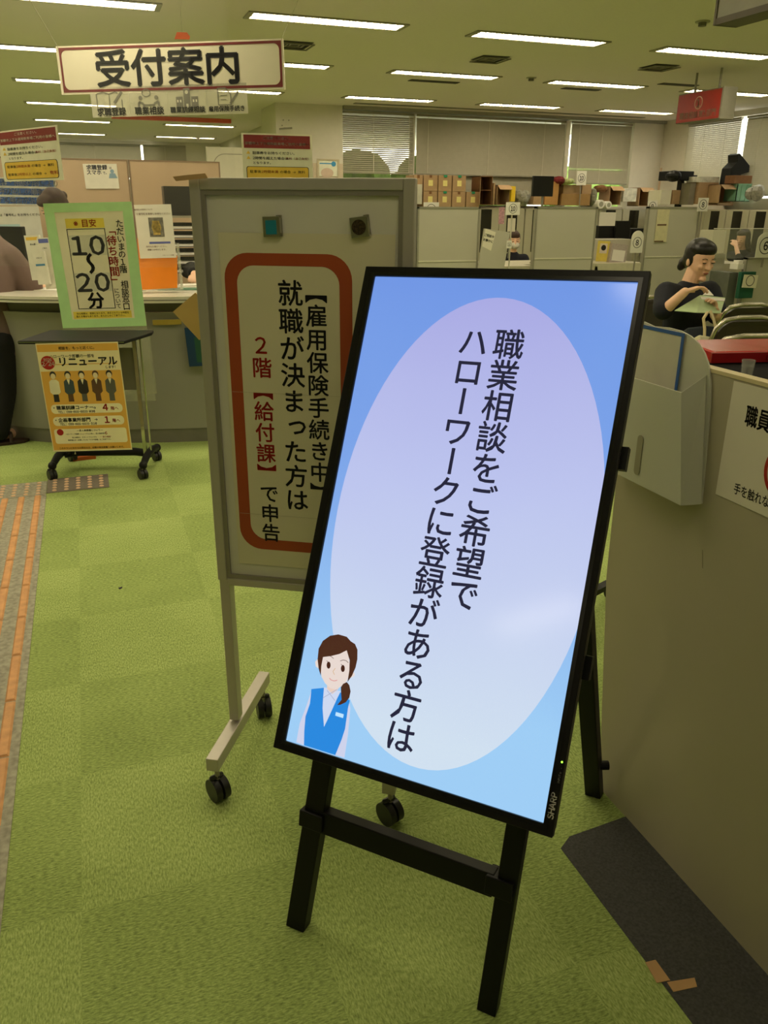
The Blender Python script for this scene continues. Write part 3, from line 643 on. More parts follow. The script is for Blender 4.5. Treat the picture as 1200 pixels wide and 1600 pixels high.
def clerk(cx, coat, shirt, legs, hair, skirt=False):
    g = .075*w; X0 = cx*w
    f = part('drawn_figure', MB().poly([(X0-.45*g, -.53*h), (X0-.42*g, -.42*h), (X0+.42*g, -.42*h), (X0+.45*g, -.53*h)], .0004, .0006), mat(*legs), t)
    part('coat', MB().poly([(X0-.85*g, -.44*h), (X0-.8*g, -.345*h), (X0-.4*g, -.325*h), (X0+.4*g, -.325*h), (X0+.8*g, -.345*h), (X0+.85*g, -.44*h), (X0+.5*g, -.46*h), (X0-.5*g, -.46*h)], .0006, .0009), mat(*coat), f)
    part('shirt', MB().poly([(X0-.25*g, -.325*h), (X0+.25*g, -.325*h), (X0, -.375*h)], .0009, .0011), mat(*shirt), f)
    part('hair', MB().poly(circ(X0, -.283*h, .52*g, 16, .62*g), .0008, .0010), mat(*hair), f)
    part('face', MB().poly(circ(X0, -.295*h, .40*g, 16, .48*g), .0010, .0012), mat('drawn_skin', (236, 218, 176), .6), f)
DK = ('drawn_dark', (48, 44, 40)); WH = ('drawn_white', (236, 228, 196)); GR = ('drawn_slate', (62, 78, 84)); BR = ('drawn_brown', (96, 66, 42)); GY = ('drawn_grey', (92, 92, 82))
clerk(.15, WH, WH, DK, DK); clerk(.33, GR, WH, BR, DK); clerk(.50, DK, WH, GY, DK); clerk(.67, BR, WH, BR, BR); clerk(.84, GY, WH, GY, DK)
rent = t

# ---------------------------------------------------------------- curved reception counter
arc = [(-1.6, 6.75), (-1.3, 6.28), (-.95, 5.76), (-.76, 5.50), (-.576, 5.304), (-.455, 5.20), (-.335, 5.118), (-.1, 5.02), (.137, 4.944), (.35, 4.885), (.562, 4.843), (.85, 4.81), (1.2, 4.80), (1.6, 4.84), (2.0, 4.95)]
def offs(p, d):
    out = []
    for i in range(len(p)):
        a, b = V(p[max(i-1, 0)]), V(p[min(i+1, len(p)-1)]); t_ = (b-a).normalized(); out.append((p[i][0]+t_.y*d, p[i][1]-t_.x*d))
    return out
CZ = .872
ct = thing('reception_counter', 'long curved reception counter with pale top and grey front, behind the whiteboard', 'counter', loc(0, 5.0))
def band(d0, d1, z0, z1, m, nm, lab=None):
    o = offs(arc, d0); i_ = offs(arc, d1); return part(nm, MB(Matrix.Translation((0, -5.0, 0))).poly(o+i_[::-1], z0, z1), m, ct, lab, smooth=30)
band(.0, -.02, .0, .085, mat('plinth_grey', (120, 116, 104), .5), 'plinth')
band(.006, -.02, .085, CZ-.10, mat('counter_front', (150, 147, 136), .5, var=.03, scale=4), 'front_panel')
band(-.03, -.05, CZ-.10, CZ-.034, mat('recess_grey', (104, 100, 88), .6), 'recess')
band(.12, -.62, CZ-.034, CZ, mat('counter_top', (224, 220, 204), .25, var=.01, coat=.3), 'worktop')
band(.123, .118, CZ-.020, CZ-.016, mat('recess_grey', (104, 100, 88), .6), 'edge_groove')
def onc(x, y, z=CZ): return flz(x, y, z)
# yellow tape, blue file box, small dispenser, pocket on the counter front
nf = nyaw(-16); qf = V((.30, 4.875, 0))
sheet('yellow_tape', 'short faded yellow tape on the grey counter front', 'tape', (238, 500), (283, 499), (239, 508), qf, nf, mat('tape_yellow', (176, 152, 60), .6))
M_, w, h = pfr((289, 512), (330, 510), (291, 572), qf, nf)
bf = thing('file_pocket', 'blue document file hanging on the counter front beside the whiteboard post', 'file', M_); part('cover', MB().box(0, w, -h, 0, 0, .02), mat('file_blue', (20, 58, 98), .4), bf); part('label', MB().box(.32*w, .95*w, -h*.9, -.25*h, .0202, .0208), mat('file_green', (34, 84, 66), .5), bf)
# waiting-time sign in green tape
nG = nyaw(-16.5); qG = V((.05, 4.755, 0))
t, w, h = sheet('waiting_time_sign', 'tall waiting-time sign bordered with light green tape, standing behind the rolling table', 'sign', (67, 318), (205, 315), (95, 513), qG, nG, mat('sign_cream', (236, 228, 196), .55, var=.02))
gt = mat('green_tape', (186, 228, 164), .5, var=.04)
ft_ = part('tape_border', MB().ring([(0, -h), (w, -h), (w, 0), (0, 0)], [(.13*w, -.93*h), (.87*w, -.93*h), (.89*w, -.07*h), (.11*w, -.07*h)], .0002, .0008), gt, t)
part('clear_board', MB().box(.0, w, -h-.42, -h, -.003, -.001).box(.62*w, 1.02*w, -h-.38, -h-.02, -.008, -.006), mat('clear_film', (215, 215, 190), .15, alpha=.22), t)
part('frame_box', MB().ring([(.22*w, -.845*h), (.66*w, -.845*h), (.66*w, -.20*h), (.22*w, -.20*h)], [(.228*w, -.84*h), (.652*w, -.84*h), (.652*w, -.205*h), (.228*w, -.205*h)], .0004, .0009), BLK, t)
for q_ in ((.22, .66, -.195, -.12), (.15, .84, -.925, -.865)): part('highlight', MB().box(q_[0]*w, q_[1]*w, q_[2]*h, q_[3]*h, .0003, .0006), mat('highlight_yellow', (236, 212, 84), .6), t)
for q_ in ((-.41, -.25), (-.70, -.55)): part('number_card', MB().box(.23*w, .65*w, q_[0]*h, q_[1]*h, .0005, .0010), mat('card_grey', (212, 208, 184), .5), t)
tm = MB(); a_ = lambda s, x, y, sz, o=.02, v=False: tm.text(s, x*w, -y*h, sz*w, o, vert=v, z=.0014)
for s_, x_, y_ in (('1', .33, .33), ('0', .545, .33), ('2', .33, .625), ('0', .545, .625)): part('number', MB().text(s_, x_*w, -y_*h, .275*w, .028, z=.0014, sx=1.12), DGR, t)
tm = MB(); a_('〜', .44, .475, .24, .05, True); a_('分', .44, .775, .20, .04)
for i, ch in enumerate('ただいまの1階 相談窓口'): a_(ch, .835-.004*i, .165+.0605*i, .092, .015, True)
for i, ch in enumerate('について'): a_(ch, .70, .70+.042*i, .065, .01, True)
a_('待ち時間は、目安になります。表示されている時間を', .5, .882, .026, .01); a_('超える場合もあります。あらかじめご了承下さい。', .48, .905, .026, .01)
part('lettering', tm, BLK, t)
tm = MB(); a_('※目安', .44, .157, .088, .015)
part('red_lettering', tm, RED, t); tm = MB()
for i, ch in enumerate('「待ち時間」'): a_(ch, .725-.004*i, .215+.082*i, .118, .018, True)
part('red_lettering', tm, RED, t)
# acrylic stand with sheet and orange folder
qO = V((.32, 4.98, 0)); nO = nyaw(-10)
t, w, h = sheet('instruction_stand', 'acrylic stand with a white printed sheet above a bright orange folder, on the counter', 'stand', (209, 320), (267, 319), (219, 404), qO, nO, PAPER)
part('photo_print', MB().box(.34*w, .74*w, -.60*h, -.24*h, .0003, .0006), mat('print_dark', (110, 106, 96), .5, var=.5, scale=60), t); part('photo_subject', MB().poly(circ(.54*w, -.42*h, .13*w, 12, .12*h), .0007, .0009).box(.44*w, .64*w, -.56*h, -.30*h, .0007, .0009), mat('print_gold', (186, 158, 76), .5, var=.4, scale=80), t)
tm = MB(); a_ = lambda s, x, y, sz, o=.01: tm.text(s, x*w, -y*h, sz*w, o, z=.001)
a_('番号札の発券について', .24, .09, .05); a_('①番号札を発券しお待ちください', .5, .17, .062); a_('用件をお選びください。', .5, .78, .055); a_('順番にお呼びします。', .5, .84, .055); a_('ハローワーク那覇', .78, .95, .04)
part('lettering', tm, mat('ink_brown', (120, 80, 60), .6), t); part('blue_band', MB().box(.30*w, .88*w, -.73*h, -.69*h, .0003, .0006), mat('band_blue', (86, 96, 170), .6), t)
Mi = (lambda M: M.inverted())(t.matrix_basis)
def lp(x, y, zz=0): q = Mi @ onp(x, y, qO, nO); return (q.x, q.y)
of = part('orange_folder', MB().poly([lp(214, 372), lp(277, 400), lp(277, 450), lp(221, 453)], -.02, -.004), mat('folder_orange', (240, 140, 40), .25, var=.03, coat=.5), t)
part('stand_base', MB().box(lp(216, 453)[0], lp(283, 450)[0], lp(216, 455)[1], lp(216, 455)[1]+.004, -.09, .02).box(lp(277, 400)[0], lp(281, 400)[0], lp(277, 453)[1], lp(277, 380)[1], -.03, .0), mat('acrylic', (215, 220, 200), .1, alpha=.35), t)
def block(name, label, cat, xy, dims, m, yaw=0, group=None, z=CZ, bev=.002, mb=None, smooth=None):
    p = flz(xy[0], xy[1], z); return solo(name, mb or MB().box(-dims[0]/2, dims[0]/2, -dims[1]/2, dims[1]/2, 0, dims[2]), m, label, cat, loc(p.x, p.y, z+.0005, yaw), group, bev=bev, smooth=smooth)
block('desk_mat', 'dark green desk mat at the counter edge by the whiteboard', 'mat', (287, 452), (.30, .14, .004), mat('mat_green', (54, 104, 74), .5), -.15)
block('paper_sheets', 'loose white papers on the counter beside the green mat', 'paper', (297, 446), (.12, .12, .006), PAPER, .1)
# letter trays behind
def trays(px_, label, n, s_=1.):
    t = thing('letter_tray', label, 'letter tray', loc(px_.x, px_.y, px_.z))
    for k in range(n):
        part('tray', MB().box(-.15, .15, -.11, .11, k*.062, k*.062+.004).box(-.15, -.146, -.11, .11, k*.062, k*.062+.045).box(.146, .15, -.11, .11, k*.062, k*.062+.045).box(-.15, .15, .106, .11, k*.062, k*.062+.045), mat('tray_black', (38, 36, 32), .4), t)
        part('papers', MB().box(-.13, .13, -.10, .10, k*.062+.005, k*.062+.02), PAPER, t)
q = flz(290, 425, CZ); trays(V((q.x+.03, q.y, CZ+.001)), 'stack of black letter trays on the counter beside the orange folder', 6)
solo('shelf_board', MB().cb((0, 0, 0), (.34, .22, .015)).cb((-.15, 0, -.2), (.015, .2, .39)).cb((.15, 0, -.2), (.015, .2, .39)), mat('shelf_grey', (150, 146, 128), .5), 'grey riser shelf over the letter trays', 'shelf', loc(q.x+.03, q.y, CZ+.40))
tr2 = thing('letter_tray', 'dark upright tray on top of the grey riser shelf', 'letter tray', loc(q.x-.02, q.y, CZ+.409)); part('tray', MB().box(-.10, .10, -.08, .08, 0, .20).box(-.09, .09, -.085, -.08, .02, .09).box(-.09, .09, -.085, -.08, .11, .18), mat('tray_black', (38, 36, 32), .4), tr2)
# pamphlets left of the sign, monitor behind the glass
def leaflet(tl, tr, bl, q, label, lines, th=.02, yaw=-25, group='pamphlets standing on the left of the counter', band=None):
    t, w, h = sheet('pamphlet', label, 'pamphlet', tl, tr, bl, q, nyaw(yaw), mat('pamphlet_white', (214, 212, 196), .5), th, group)
    if lines: 
        tm = MB(); 
        for i, s_ in enumerate(lines): tm.text(s_, .5*w, -h*(.2+.18*i), .13*w, .02, z=.0006)
        part('lettering', tm, DGR, t)
    if band: part('band', MB().box(.1*w, .9*w, -band[1]*h, -band[0]*h, .0002, .0006), mat('band_'+band[2], band[3], .5), t)
    return t
qp = V((-.30, 5.18, 0))
leaflet((37, 368), (60, 367), (44, 438), qp+V((0, .06, 0)), 'white pamphlet with a yellow band, at the back of the rack', ['求人票'], band=(.04, .11, 'amber', (226, 186, 70)))
leaflet((57, 372), (76, 371), (70, 452), qp+V((0, .03, 0)), 'white pamphlet nearest the green-taped sign', ['ご案内'], band=(.02, .10, 'blue', (140, 170, 196)))
leaflet((50, 393), (68, 392), (58, 445), qp, 'small white pamphlet in front with a blue stripe', ['お知らせ'], band=(.38, .44, 'teal', (50, 120, 160)))
q = flz(62, 452, CZ); block('paper_sheets', 'white form lying on the counter by the standing person', 'paper', (70, 452), (.30, .16, .003), PAPER, -.4)
mo = thing('monitor', 'black computer monitor behind the counter, left of the green sign', 'monitor', loc(-.50, 5.93, CZ+.001, math.radians(-30)))
part('screen_back', MB().box(-.21, .19, -.02, .02, .10, .345), blk, mo, bev=.004); part('neck', MB().box(-.03, .03, .0, .02, .0, .16).box(-.1, .1, -.07, .07, 0, .01), blk, mo)
ds = solo('back_desk', MB().box(-.0, 1.6, -.25, .25, .70, .725).box(0, .03, -.25, .25, 0, .70).box(1.57, 1.6, -.25, .25, 0, .7), mat('desk_white', (196, 190, 170), .5), 'pale desk behind the reception counter', 'desk', loc(.4, 6.9))

# ---------------------------------------------------------------- hanging signs
xh = hdir(-8400, 262); xh = -xh if xh.x < 0 else xh
nh = V((-xh.y, xh.x, 0)); qh = D(265, 100, 4.25)
M_, w, h = pfr((91, 75), (439, 63), (101, 139.5), qh, nh); h = .174*w
hs_ = thing('reception_sign', 'wide white hanging sign with a maroon rounded border and large black characters', 'hanging sign', M_)
part('board', MB().box(-.015, w+.01, -h-.01, .008, -.012, 0), mat('sign_white', (206, 200, 176), .45, var=.02), hs_)
part('border', MB().ring([(0, -h), (w, -h), (w, 0), (0, 0)][2:]+[(0, -h), (w, -h)] if False else rrect(0, w, -h, 0, .003, 6), rrect(.012, w-.012, -h+.012, -.012, .03, 6), .0002, .0012), mat('maroon', (104, 26, 26), .5), hs_)
part('lettering', MB().text('受付案内', .49*w, -.49*h, .150*w, .030, z=.0016, sx=1.13, adv=.98), BLK, hs_)
sm = mat('string', (176, 170, 150), .5)
def wire(parent, a, b): part('string', MB(parent.matrix_basis.inverted()).cyl(a, b, .0016, 6), sm, parent)
wire(hs_, M_ @ V((-.0, .0, 0)), V((-.42, 3.55, 2.695))); wire(hs_, M_ @ V((w, 0, 0)), V((1.22, 3.6, 2.695)))
# guide strip under it
M2, w2, h2 = pfr((140, 141), (385, 133), (146, 187), qh, nh)
ls = thing('guide_strip', 'see-through strip of four grey pictograms hanging below the large reception sign', 'hanging sign', M2)
part('film', MB().box(0, 1.0*w2, -.93*h2, .012, -.0015, 0), mat('film_pale', (205, 202, 180), .3, alpha=.55), ls)
ic = mat('pictogram_grey', (112, 110, 98), .6); k_ = w2/4.05; H_ = h2
for i in range(4): part('panel_edge', MB().box(i*k_+.002, i*k_+.004, -.9*H_, 0, .0, .0006), mat('film_edge', (180, 178, 160), .4), ls)
def line(mb, pts, wd=.005):
    for a, b in zip(pts, pts[1:]): mb.bar((a[0], a[1], .001), (b[0], b[1], .001), wd, .0006)
    return mb
c = [.52*k_+i*k_ for i in range(4)]; s = MB(); u = .12
line(s, [(c[0]-.075, -.02), (c[0]-.04, -.012), (c[0]-.005, -.022), (c[0]+.03, -.012), (c[0]+.045, -.018)]); line(s, [(c[0]-.078, -.02), (c[0]-.078, -.095), (c[0]-.04, -.088), (c[0]-.005, -.098), (c[0]+.03, -.088), (c[0]+.066, -.095), (c[0]+.066, -.05)]); line(s, [(c[0]-.005, -.022), (c[0]-.005, -.098)]); line(s, [(c[0]+.02, -.066), (c[0]+.07, -.012)], .014)
part('pictogram', s, ic, ls, 'open book with pencil pictogram')
s = MB(); s.ring(circ(c[1]-.01, -.022, .026, 20, .02), circ(c[1]-.01, -.022, .020, 20, .015), .001, .0016); s.poly(circ(c[1]-.045, -.045, .011, 14), .001, .0016); s.poly(circ(c[1]+.045, -.045, .011, 14), .001, .0016)
for d in (-1, 1): line(s, [(c[1]+d*.06, -.098), (c[1]+d*.055, -.065), (c[1]+d*.03, -.075), (c[1]+d*.026, -.098)], .012)
line(s, [(c[1]-.03, -.080), (c[1]+.03, -.080)], .008); part('pictogram', s, ic, ls, 'two people talking at a table pictogram')
s = MB(); s.box(c[2]-.018, c[2]+.018, -.1, -.005, .001, .0016).box(c[2]-.062, c[2]-.024, -.1, -.045, .001, .0016).box(c[2]+.024, c[2]+.062, -.1, -.045, .001, .0016); part('pictogram', s, ic, ls, 'school building pictogram')
s = MB()
for x_ in (-.052, -.036, .036, .052): s.box(c[2]+x_-.004, c[2]+x_+.004, -.072, -.060, .0018, .0022)
s.poly(circ(c[2], -.024, .009, 16), .0018, .0022).box(c[2]-.006, c[2]+.006, -.1, -.08, .0018, .0022); part('pictogram_window', s, mat('film_solid', (200, 197, 174), .5), ls)
s = MB(); line(s, [(c[3]-.045, -.01), (c[3]-.045, -.09), (c[3]+.025, -.09), (c[3]+.025, -.04), (c[3]+.0, -.01), (c[3]-.045, -.01)]); line(s, [(c[3]-.03, -.045), (c[3]+.005, -.045)], .004); line(s, [(c[3]-.03, -.065), (c[3]+.0, -.065)], .004); line(s, [(c[3]+.02, -.085), (c[3]+.068, -.03)], .010); part('pictogram', s, ic, ls, 'form and brush pictogram')
tm = MB()
for i, (s_, z_) in enumerate((('求職登録', .042), ('職業相談', .042), ('職業訓練相談', .033), ('雇用保険手続き', .029))): tm.text(s_, c[i], -.75*H_, z_, .03, z=.0026)
part('lettering', tm, BLK, ls)
# clear vinyl along the counter, with the two parking notices hung on it
vin = offs(arc, -.03)[2:12]
vy = thing('vinyl_curtain', 'clear vinyl sheet hanging from the ceiling along the curved counter', 'curtain', loc(.2, 4.95))
part('film', MB(Matrix.Translation((-.2, -4.95, 0))).poly(vin+offs(vin, -.002)[::-1], 1.02, 2.68), mat('vinyl_clear', (235, 238, 225), .08, alpha=.02, spec=.2), vy)
part('rail', MB(Matrix.Translation((-.2, -4.95, 0))).poly(offs(vin, .008)+offs(vin, -.01)[::-1], 2.68, 2.698), alud, vy)
def parking(tl, tr, bl, q, n, label):
    M_, w, h = pfr(tl, tr, bl, q, n)
    t = thing('parking_notice', label, 'notice', M_, 'hanging parking notices')
    part('sheet', MB().box(-.03*w, 1.03*w, -h, .03*h, -.003, 0), mat('notice_white', (226, 222, 200), .5), t)
    part('title_band', MB().box(0, w, -.25*h, 0, 0, .0008), mat('title_maroon', (132, 32, 28), .5), t)
    part('fee_box', MB().poly(rrect(.02*w, .97*w, -.96*h, -.60*h, .03*w), 0, .0006), BLK, t); part('fee_box', MB().poly(rrect(.03*w, .96*w, -.95*h, -.61*h, .026*w), 0, .001), mat('fee_yellow', (226, 186, 66), .5), t)
    g = h*1.12; k = w/g
    L = lambda s, x, y, z_, o=.012, al='l': ((s, x*w, -y*h, z_*g, o), dict(align=al, z=.0014, sx=k))
    tparts('white_lettering', t, W_, [L('ご注意ください。', .5, .055, .055, .01, 'c'), L('那覇市上下水道局駐車場ご利用の皆様へ', .5, .16, .054, .012, 'c')])
    tparts('lettering', t, BLK, [L('駐車券をお持ちください。', .12, .34, .056), L('2時間を超えた場合は', .12, .44, .056), L('となります。', .12, .53, .05), L('駐車後', .07, .70, .056), L('の場合 → 無料', .52, .70, .056), L('駐車後', .07, .86, .056), L('の場合 →', .52, .86, .056)])
    tparts('red_lettering', t, mat('letter_rust', (178, 60, 30), .6), [L('有料（自己負担）', .62, .44, .048), L('2時間未満', .24, .70, .056), L('2時間以上', .24, .86, .056), L('有料', .82, .85, .075, .02)])
    part('warning_mark', MB().poly([(.03*w, -.36*h), (.09*w, -.36*h), (.06*w, -.30*h)], 0, .001).poly([(.03*w, -.46*h), (.09*w, -.46*h), (.06*w, -.40*h)], 0, .001), mat('fee_yellow', (226, 186, 66), .5), t)
    return t
xl = hdir(-950, 315); xl = -xl if xl.x < 0 else xl
parking((-2, 208), (86, 198), (8, 284), V((-.50, 5.155, 0)), V((-xl.y, xl.x, 0)), 'maroon-topped parking notice hanging at the left edge of the photo')
parking((380, 210), (484, 213), (384, 292), V((1.2, 4.78, 0)), V((0, 1, 0)), 'maroon-topped parking notice hanging above the whiteboard')
# red department sign
XS = 6.28
rs = thing('department_sign', 'red box sign with a circled number one hanging on two rods', 'hanging sign', loc(6.4, 7.75, 2.22))
part('case', MB().box(-.12, .02, -.34, .34, 0, .285), mat('case_grey', (120, 116, 104), .45), rs, bev=.004)
part('end_cap', MB().box(-.125, .045, -.36, -.34, -.005, .29), mat('case_light', (140, 136, 122), .45), rs)
MR = fr((-.121, .335, .28), (0, -1, 0), (0, 0, 1)); fr_ = part('red_face', MB(MR).box(.005, .665, -.275, -.005, 0, .002), mat('sign_red', (168, 36, 24), .5), rs)
part('lettering', MB(MR).ring(circ(.335, -.105, .062, 28), circ(.335, -.105, .053, 28), .0022, .003).text('1', .335, -.105, .10, .02, z=.0024).text('職業相談第1部門', .335, -.215, .075, .02, z=.0024), mat('sign_letter', (225, 190, 170), .5), fr_)
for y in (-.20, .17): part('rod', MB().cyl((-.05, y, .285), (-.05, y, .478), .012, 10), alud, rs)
bs = thing('direction_sign', 'big grey box sign hanging in the upper right corner, cut by the frame', 'hanging sign', loc(3.40, 3.35, 2.26))
part('case', MB().box(-.11, .03, -.66, .66, .03, .36), mat('case_pale', (150, 147, 135), .45), bs)
part('bottom_trim', MB().box(-.115, .035, -.67, .67, 0, .03), mat('trim_brown', (84, 74, 54), .5), bs); part('corner_trim', MB().box(-.116, .036, .655, .672, 0, .37), mat('trim_brown', (84, 74, 54), .5), bs)
for y in (-.4, .4): part('rod', MB().cyl((-.04, y, .36), (-.04, y, .438), .012, 10), alud, bs)
# orange tag and orange strip
q = D(285, 56, 5.2); og = thing('orange_tag', 'small bright orange tag hanging above the reception sign', 'tag', Matrix.Translation((q.x, q.y, q.z)))
part('plate', MB(fr((0, 0, 0), CR, CU)).poly([(-.05, -.022), (.045, -.024), (.05, -.006), (.03, .020), (-.035, .022)], 0, .004), mat('tag_orange', (255, 110, 50), .4), og); part('string', MB().cyl((0, .003, .02), (0, .003, 2.699-q.z), .001, 6), sm, og)
q = flz(265, 191, 2.62); solo('orange_strip', MB().box(-.95, .95, -.05, .05, 0, .06), mat('strip_orange', (225, 80, 30), .4), 'long orange light strip hanging under the ceiling of the deep left part', 'sign', loc(q.x+.05, q.y, 2.638))  # orange light strip, its glow put into the plain base colour
# ---------------------------------------------------------------- wooden partition behind the counter
wood = mat('partition_wood', (188, 162, 132), .5, var=.05, scale=5, stretch=(1, 1, .15)); fr_m = mat('partition_frame', (136, 112, 88), .4)
YP = 7.5; zp = ony(100, 247, YP).z
def wpart(x0, x1, label):
    a, b = ony(x0, 260, YP).x, ony(x1, 260, YP).x; t = thing('wooden_partition', label, 'partition', loc((a+b)/2, YP), 'wooden partitions behind the counter'); L2 = (b-a)/2
    part('panel', MB().box(-L2+.012, L2-.012, -.02, .02, .08, zp-.012), wood, t); part('frame', MB(UPR).ring([(-L2, 0), (L2, 0), (L2, zp), (-L2, zp)], [(-L2+.012, .08), (L2-.012, .08), (L2-.012, zp-.012), (-L2+.012, zp-.012)], -.022, .022), fr_m, t)
wpart(-110, 72, 'wood-toned partition at the far left, mostly hidden by the hanging parking notice'); wpart(72, 200, 'wood-toned partition with a small smartphone notice taped on it'); wpart(201, 343, 'plain wood-toned partition behind the orange folder, left of the whiteboard')
t, w, h = sheet('smartphone_notice', 'small white notice about registering by smartphone, taped to the wooden partition', 'notice', (129, 256), (182, 256), (132, 295), V((0, YP-.026, 0)), V((0, 1, 0)), mat('notice_pale', (226, 222, 206), .4), .001)
part('lettering', MB().text('求職登録', .40*w, -.14*h, .155*w, .03, z=.0008).text('は', .80*w, -.16*h, .08*w, .02, z=.0008).text('スマホ', .30*w, -.34*h, .15*w, .03, z=.0008).text('で。', .64*w, -.36*h, .09*w, .02, z=.0008), mat('ink_navy', (30, 36, 70), .6), t)
part('drawn_figure', MB().poly(circ(.84*w, -.30*h, .06*w, 14), .0004, .0008).poly([(.72*w, -.58*h), (.76*w, -.38*h), (.92*w, -.38*h), (.98*w, -.58*h)], .0004, .0008), mat('drawn_blue', (130, 160, 180), .6), t)
# blue-lettered board and papers at far left
t, w, h = sheet('waiting_order_board', 'board with white characters on blue bands at the left edge, behind the counter', 'notice', (-25, 276), (86, 279), (-22, 320), V((0, 6.9, 0)), V((0, 1, 0)), mat('board_pale', (212, 212, 200), .4), .004)
bb = mat('band_cobalt', (52, 92, 160), .5)
for i, s_ in enumerate(('談内容・相談内容により', 'お呼び出しの順番が前', 'する場合があります')):
    part('blue_band', MB().box(.02*w, .97*w, -(.30+.32*i)*h, -(.06+.32*i)*h, 0, .001), bb, t); part('lettering', MB().text(s_, .54*w, -(.18+.32*i)*h, .098*w, .008, z=.0014, adv=.94), W_, t)
t, w, h = sheet('white_board_notice', 'pale glossy notice with one dark line of text under the blue-lettered board', 'notice', (-25, 323), (60, 322), (-20, 400), V((0, 6.5, 0)), V((0, 1, 0)), mat('board_pale', (212, 212, 200), .4), .004)
part('lettering', MB().text('お持ちの方は「番号札」をお持ちください', .5*w, -.17*h, .055*w, .02, z=.001), BLK, t); part('blue_card', MB().box(.1*w, .60*w, -.62*h, -.36*h, 0, .001), mat('card_blue', (170, 200, 206), .5), t); part('card_lettering', MB().text('お勧めの', .35*w, -.45*h, .08*w, .03, z=.0014).text('相談窓口です', .35*w, -.55*h, .08*w, .03, z=.0014), BLK, t)
# pale partition wall with rounded outline, blue certificate
sp_ = thing('pale_partition', 'pale partition with a rounded dark outline, right of the wooden partitions', 'partition', loc(ony(378, 250, 10.5).x, 10.5))
part('panel', MB().box(-.42, .42, -.02, .02, 0, 2.0), wallm, sp_); part('outline', MB(UPR).ring(rrect(-.35, .45, 1.0, 1.93, .14), rrect(-.342, .442, 1.008, 1.922, .134), .021, .023), alud, sp_)
t, w, h = sheet('certificate', 'framed certificate with a blue ribbon seal, above the whiteboard corner', 'certificate', (496, 249), (529, 250), (497, 275), V((0, YB-.348, 0)), V((0, 1, 0)), mat('cert_white', (224, 222, 206), .3), .004)
part('frame', MB().ring([(-.03*w, -1.5*h), (1.03*w, -1.5*h), (1.03*w, .04*h), (-.03*w, .04*h)], [(.06*w, -1.4*h), (.94*w, -1.4*h), (.94*w, -.04*h), (.06*w, -.04*h)], -.002, .008), mat('frame_beige', (190, 176, 150), .5), t); part('seal', MB().poly(circ(.76*w, -.25*h, .11*w, 20), .0002, .001).box(.1*w, .66*w, -.27*h, -.20*h, .0002, .001), mat('seal_blue', (60, 140, 190), .5), t); part('text_block', MB().poly(circ(.45*w, -.8*h, .3*w, 20, .3*h), .0002, .0008), mat('cert_pink', (205, 180, 165), .5), t)
solo('stand_board', MB().box(-.22, .22, -.01, .01, .0, 1.92), mat('stand_pink', (200, 182, 160), .5), 'pinkish board behind the framed certificate', 'board', loc(ony(513, 250, YB-.35).x, YB-.33))
bk = thing('wall_bracket', 'small metal bracket on the wall pier above the parking notice', 'bracket', loc(ony(445, 200, YB).x, YB)); part('arm', MB().tube([(0, -.02, ony(445, 200, YB-.05).z), (-.1, -.1, ony(445, 200, YB-.05).z-.02), (.08, -.1, ony(445, 200, YB-.05).z)], .012, 8), alud, bk)
for dx, dz in ((-.02, .10), (.06, .10), (-.04, .03)): part('bolt', MB().cyl((dx, -.02, ony(445, 200, YB).z+dz), (dx, 0, ony(445, 200, YB).z+dz), .008, 8), alud, bk)

# ---------------------------------------------------------------- consultation booths
bp = mat('booth_panel', (186, 182, 166), .5, var=.03, scale=3); bf_ = mat('booth_frame', (150, 147, 132), .4, metal=.2)
def booth(x0, x1, Y, label, ztop=None, lower=True, yaw=0):
    a, b = ony(x0, 330, Y).x, ony(x1, 330, Y).x; L2 = (b-a)/2; z = ztop or ony((x0+x1)/2, 323, Y).z
    t = thing('booth_screen', label, 'booth screen', loc((a+b)/2, Y, 0, yaw), 'grey booth screens'); zl = z-.535
    part('panel', MB().box(-L2+.012, L2-.012, -.018, .018, zl+.012, z-.02), bp, t); part('lower_panel', MB().box(-L2+.012, L2-.012, -.016, .016, .06, zl-.0), bp, t)
    part('mid_rail', MB().box(-L2+.01, L2-.01, -.022, .022, zl, zl+.014), mat('rail_pale', (212, 208, 188), .4), t); part('top_rail', MB().box(-L2, L2, -.024, .024, z-.02, z), bf_, t)
    for s in (-1, 1): part('post', MB().box(s*L2-(.02 if s > 0 else 0), s*L2+(0 if s > 0 else .02), -.024, .024, 0, z), bf_, t)
    return t
booth(560, 650, 8, 'grey booth screen hidden mostly behind the whiteboard', lower=True)
booth(651, 749, 8, 'wide grey booth screen under the stacked cartons, right of the whiteboard')
booth(836, 932, 8, 'grey booth screen in the middle, right of the masked staff member')
booth(1011, 1092, 7.9, 'grey booth screen with a yellowed price-tag strip, behind the reading woman')
booth(1176, 1300, 7.2, 'grey booth screen at the right edge, below the number six sign', ztop=ony(1190, 402, 7.2).z)
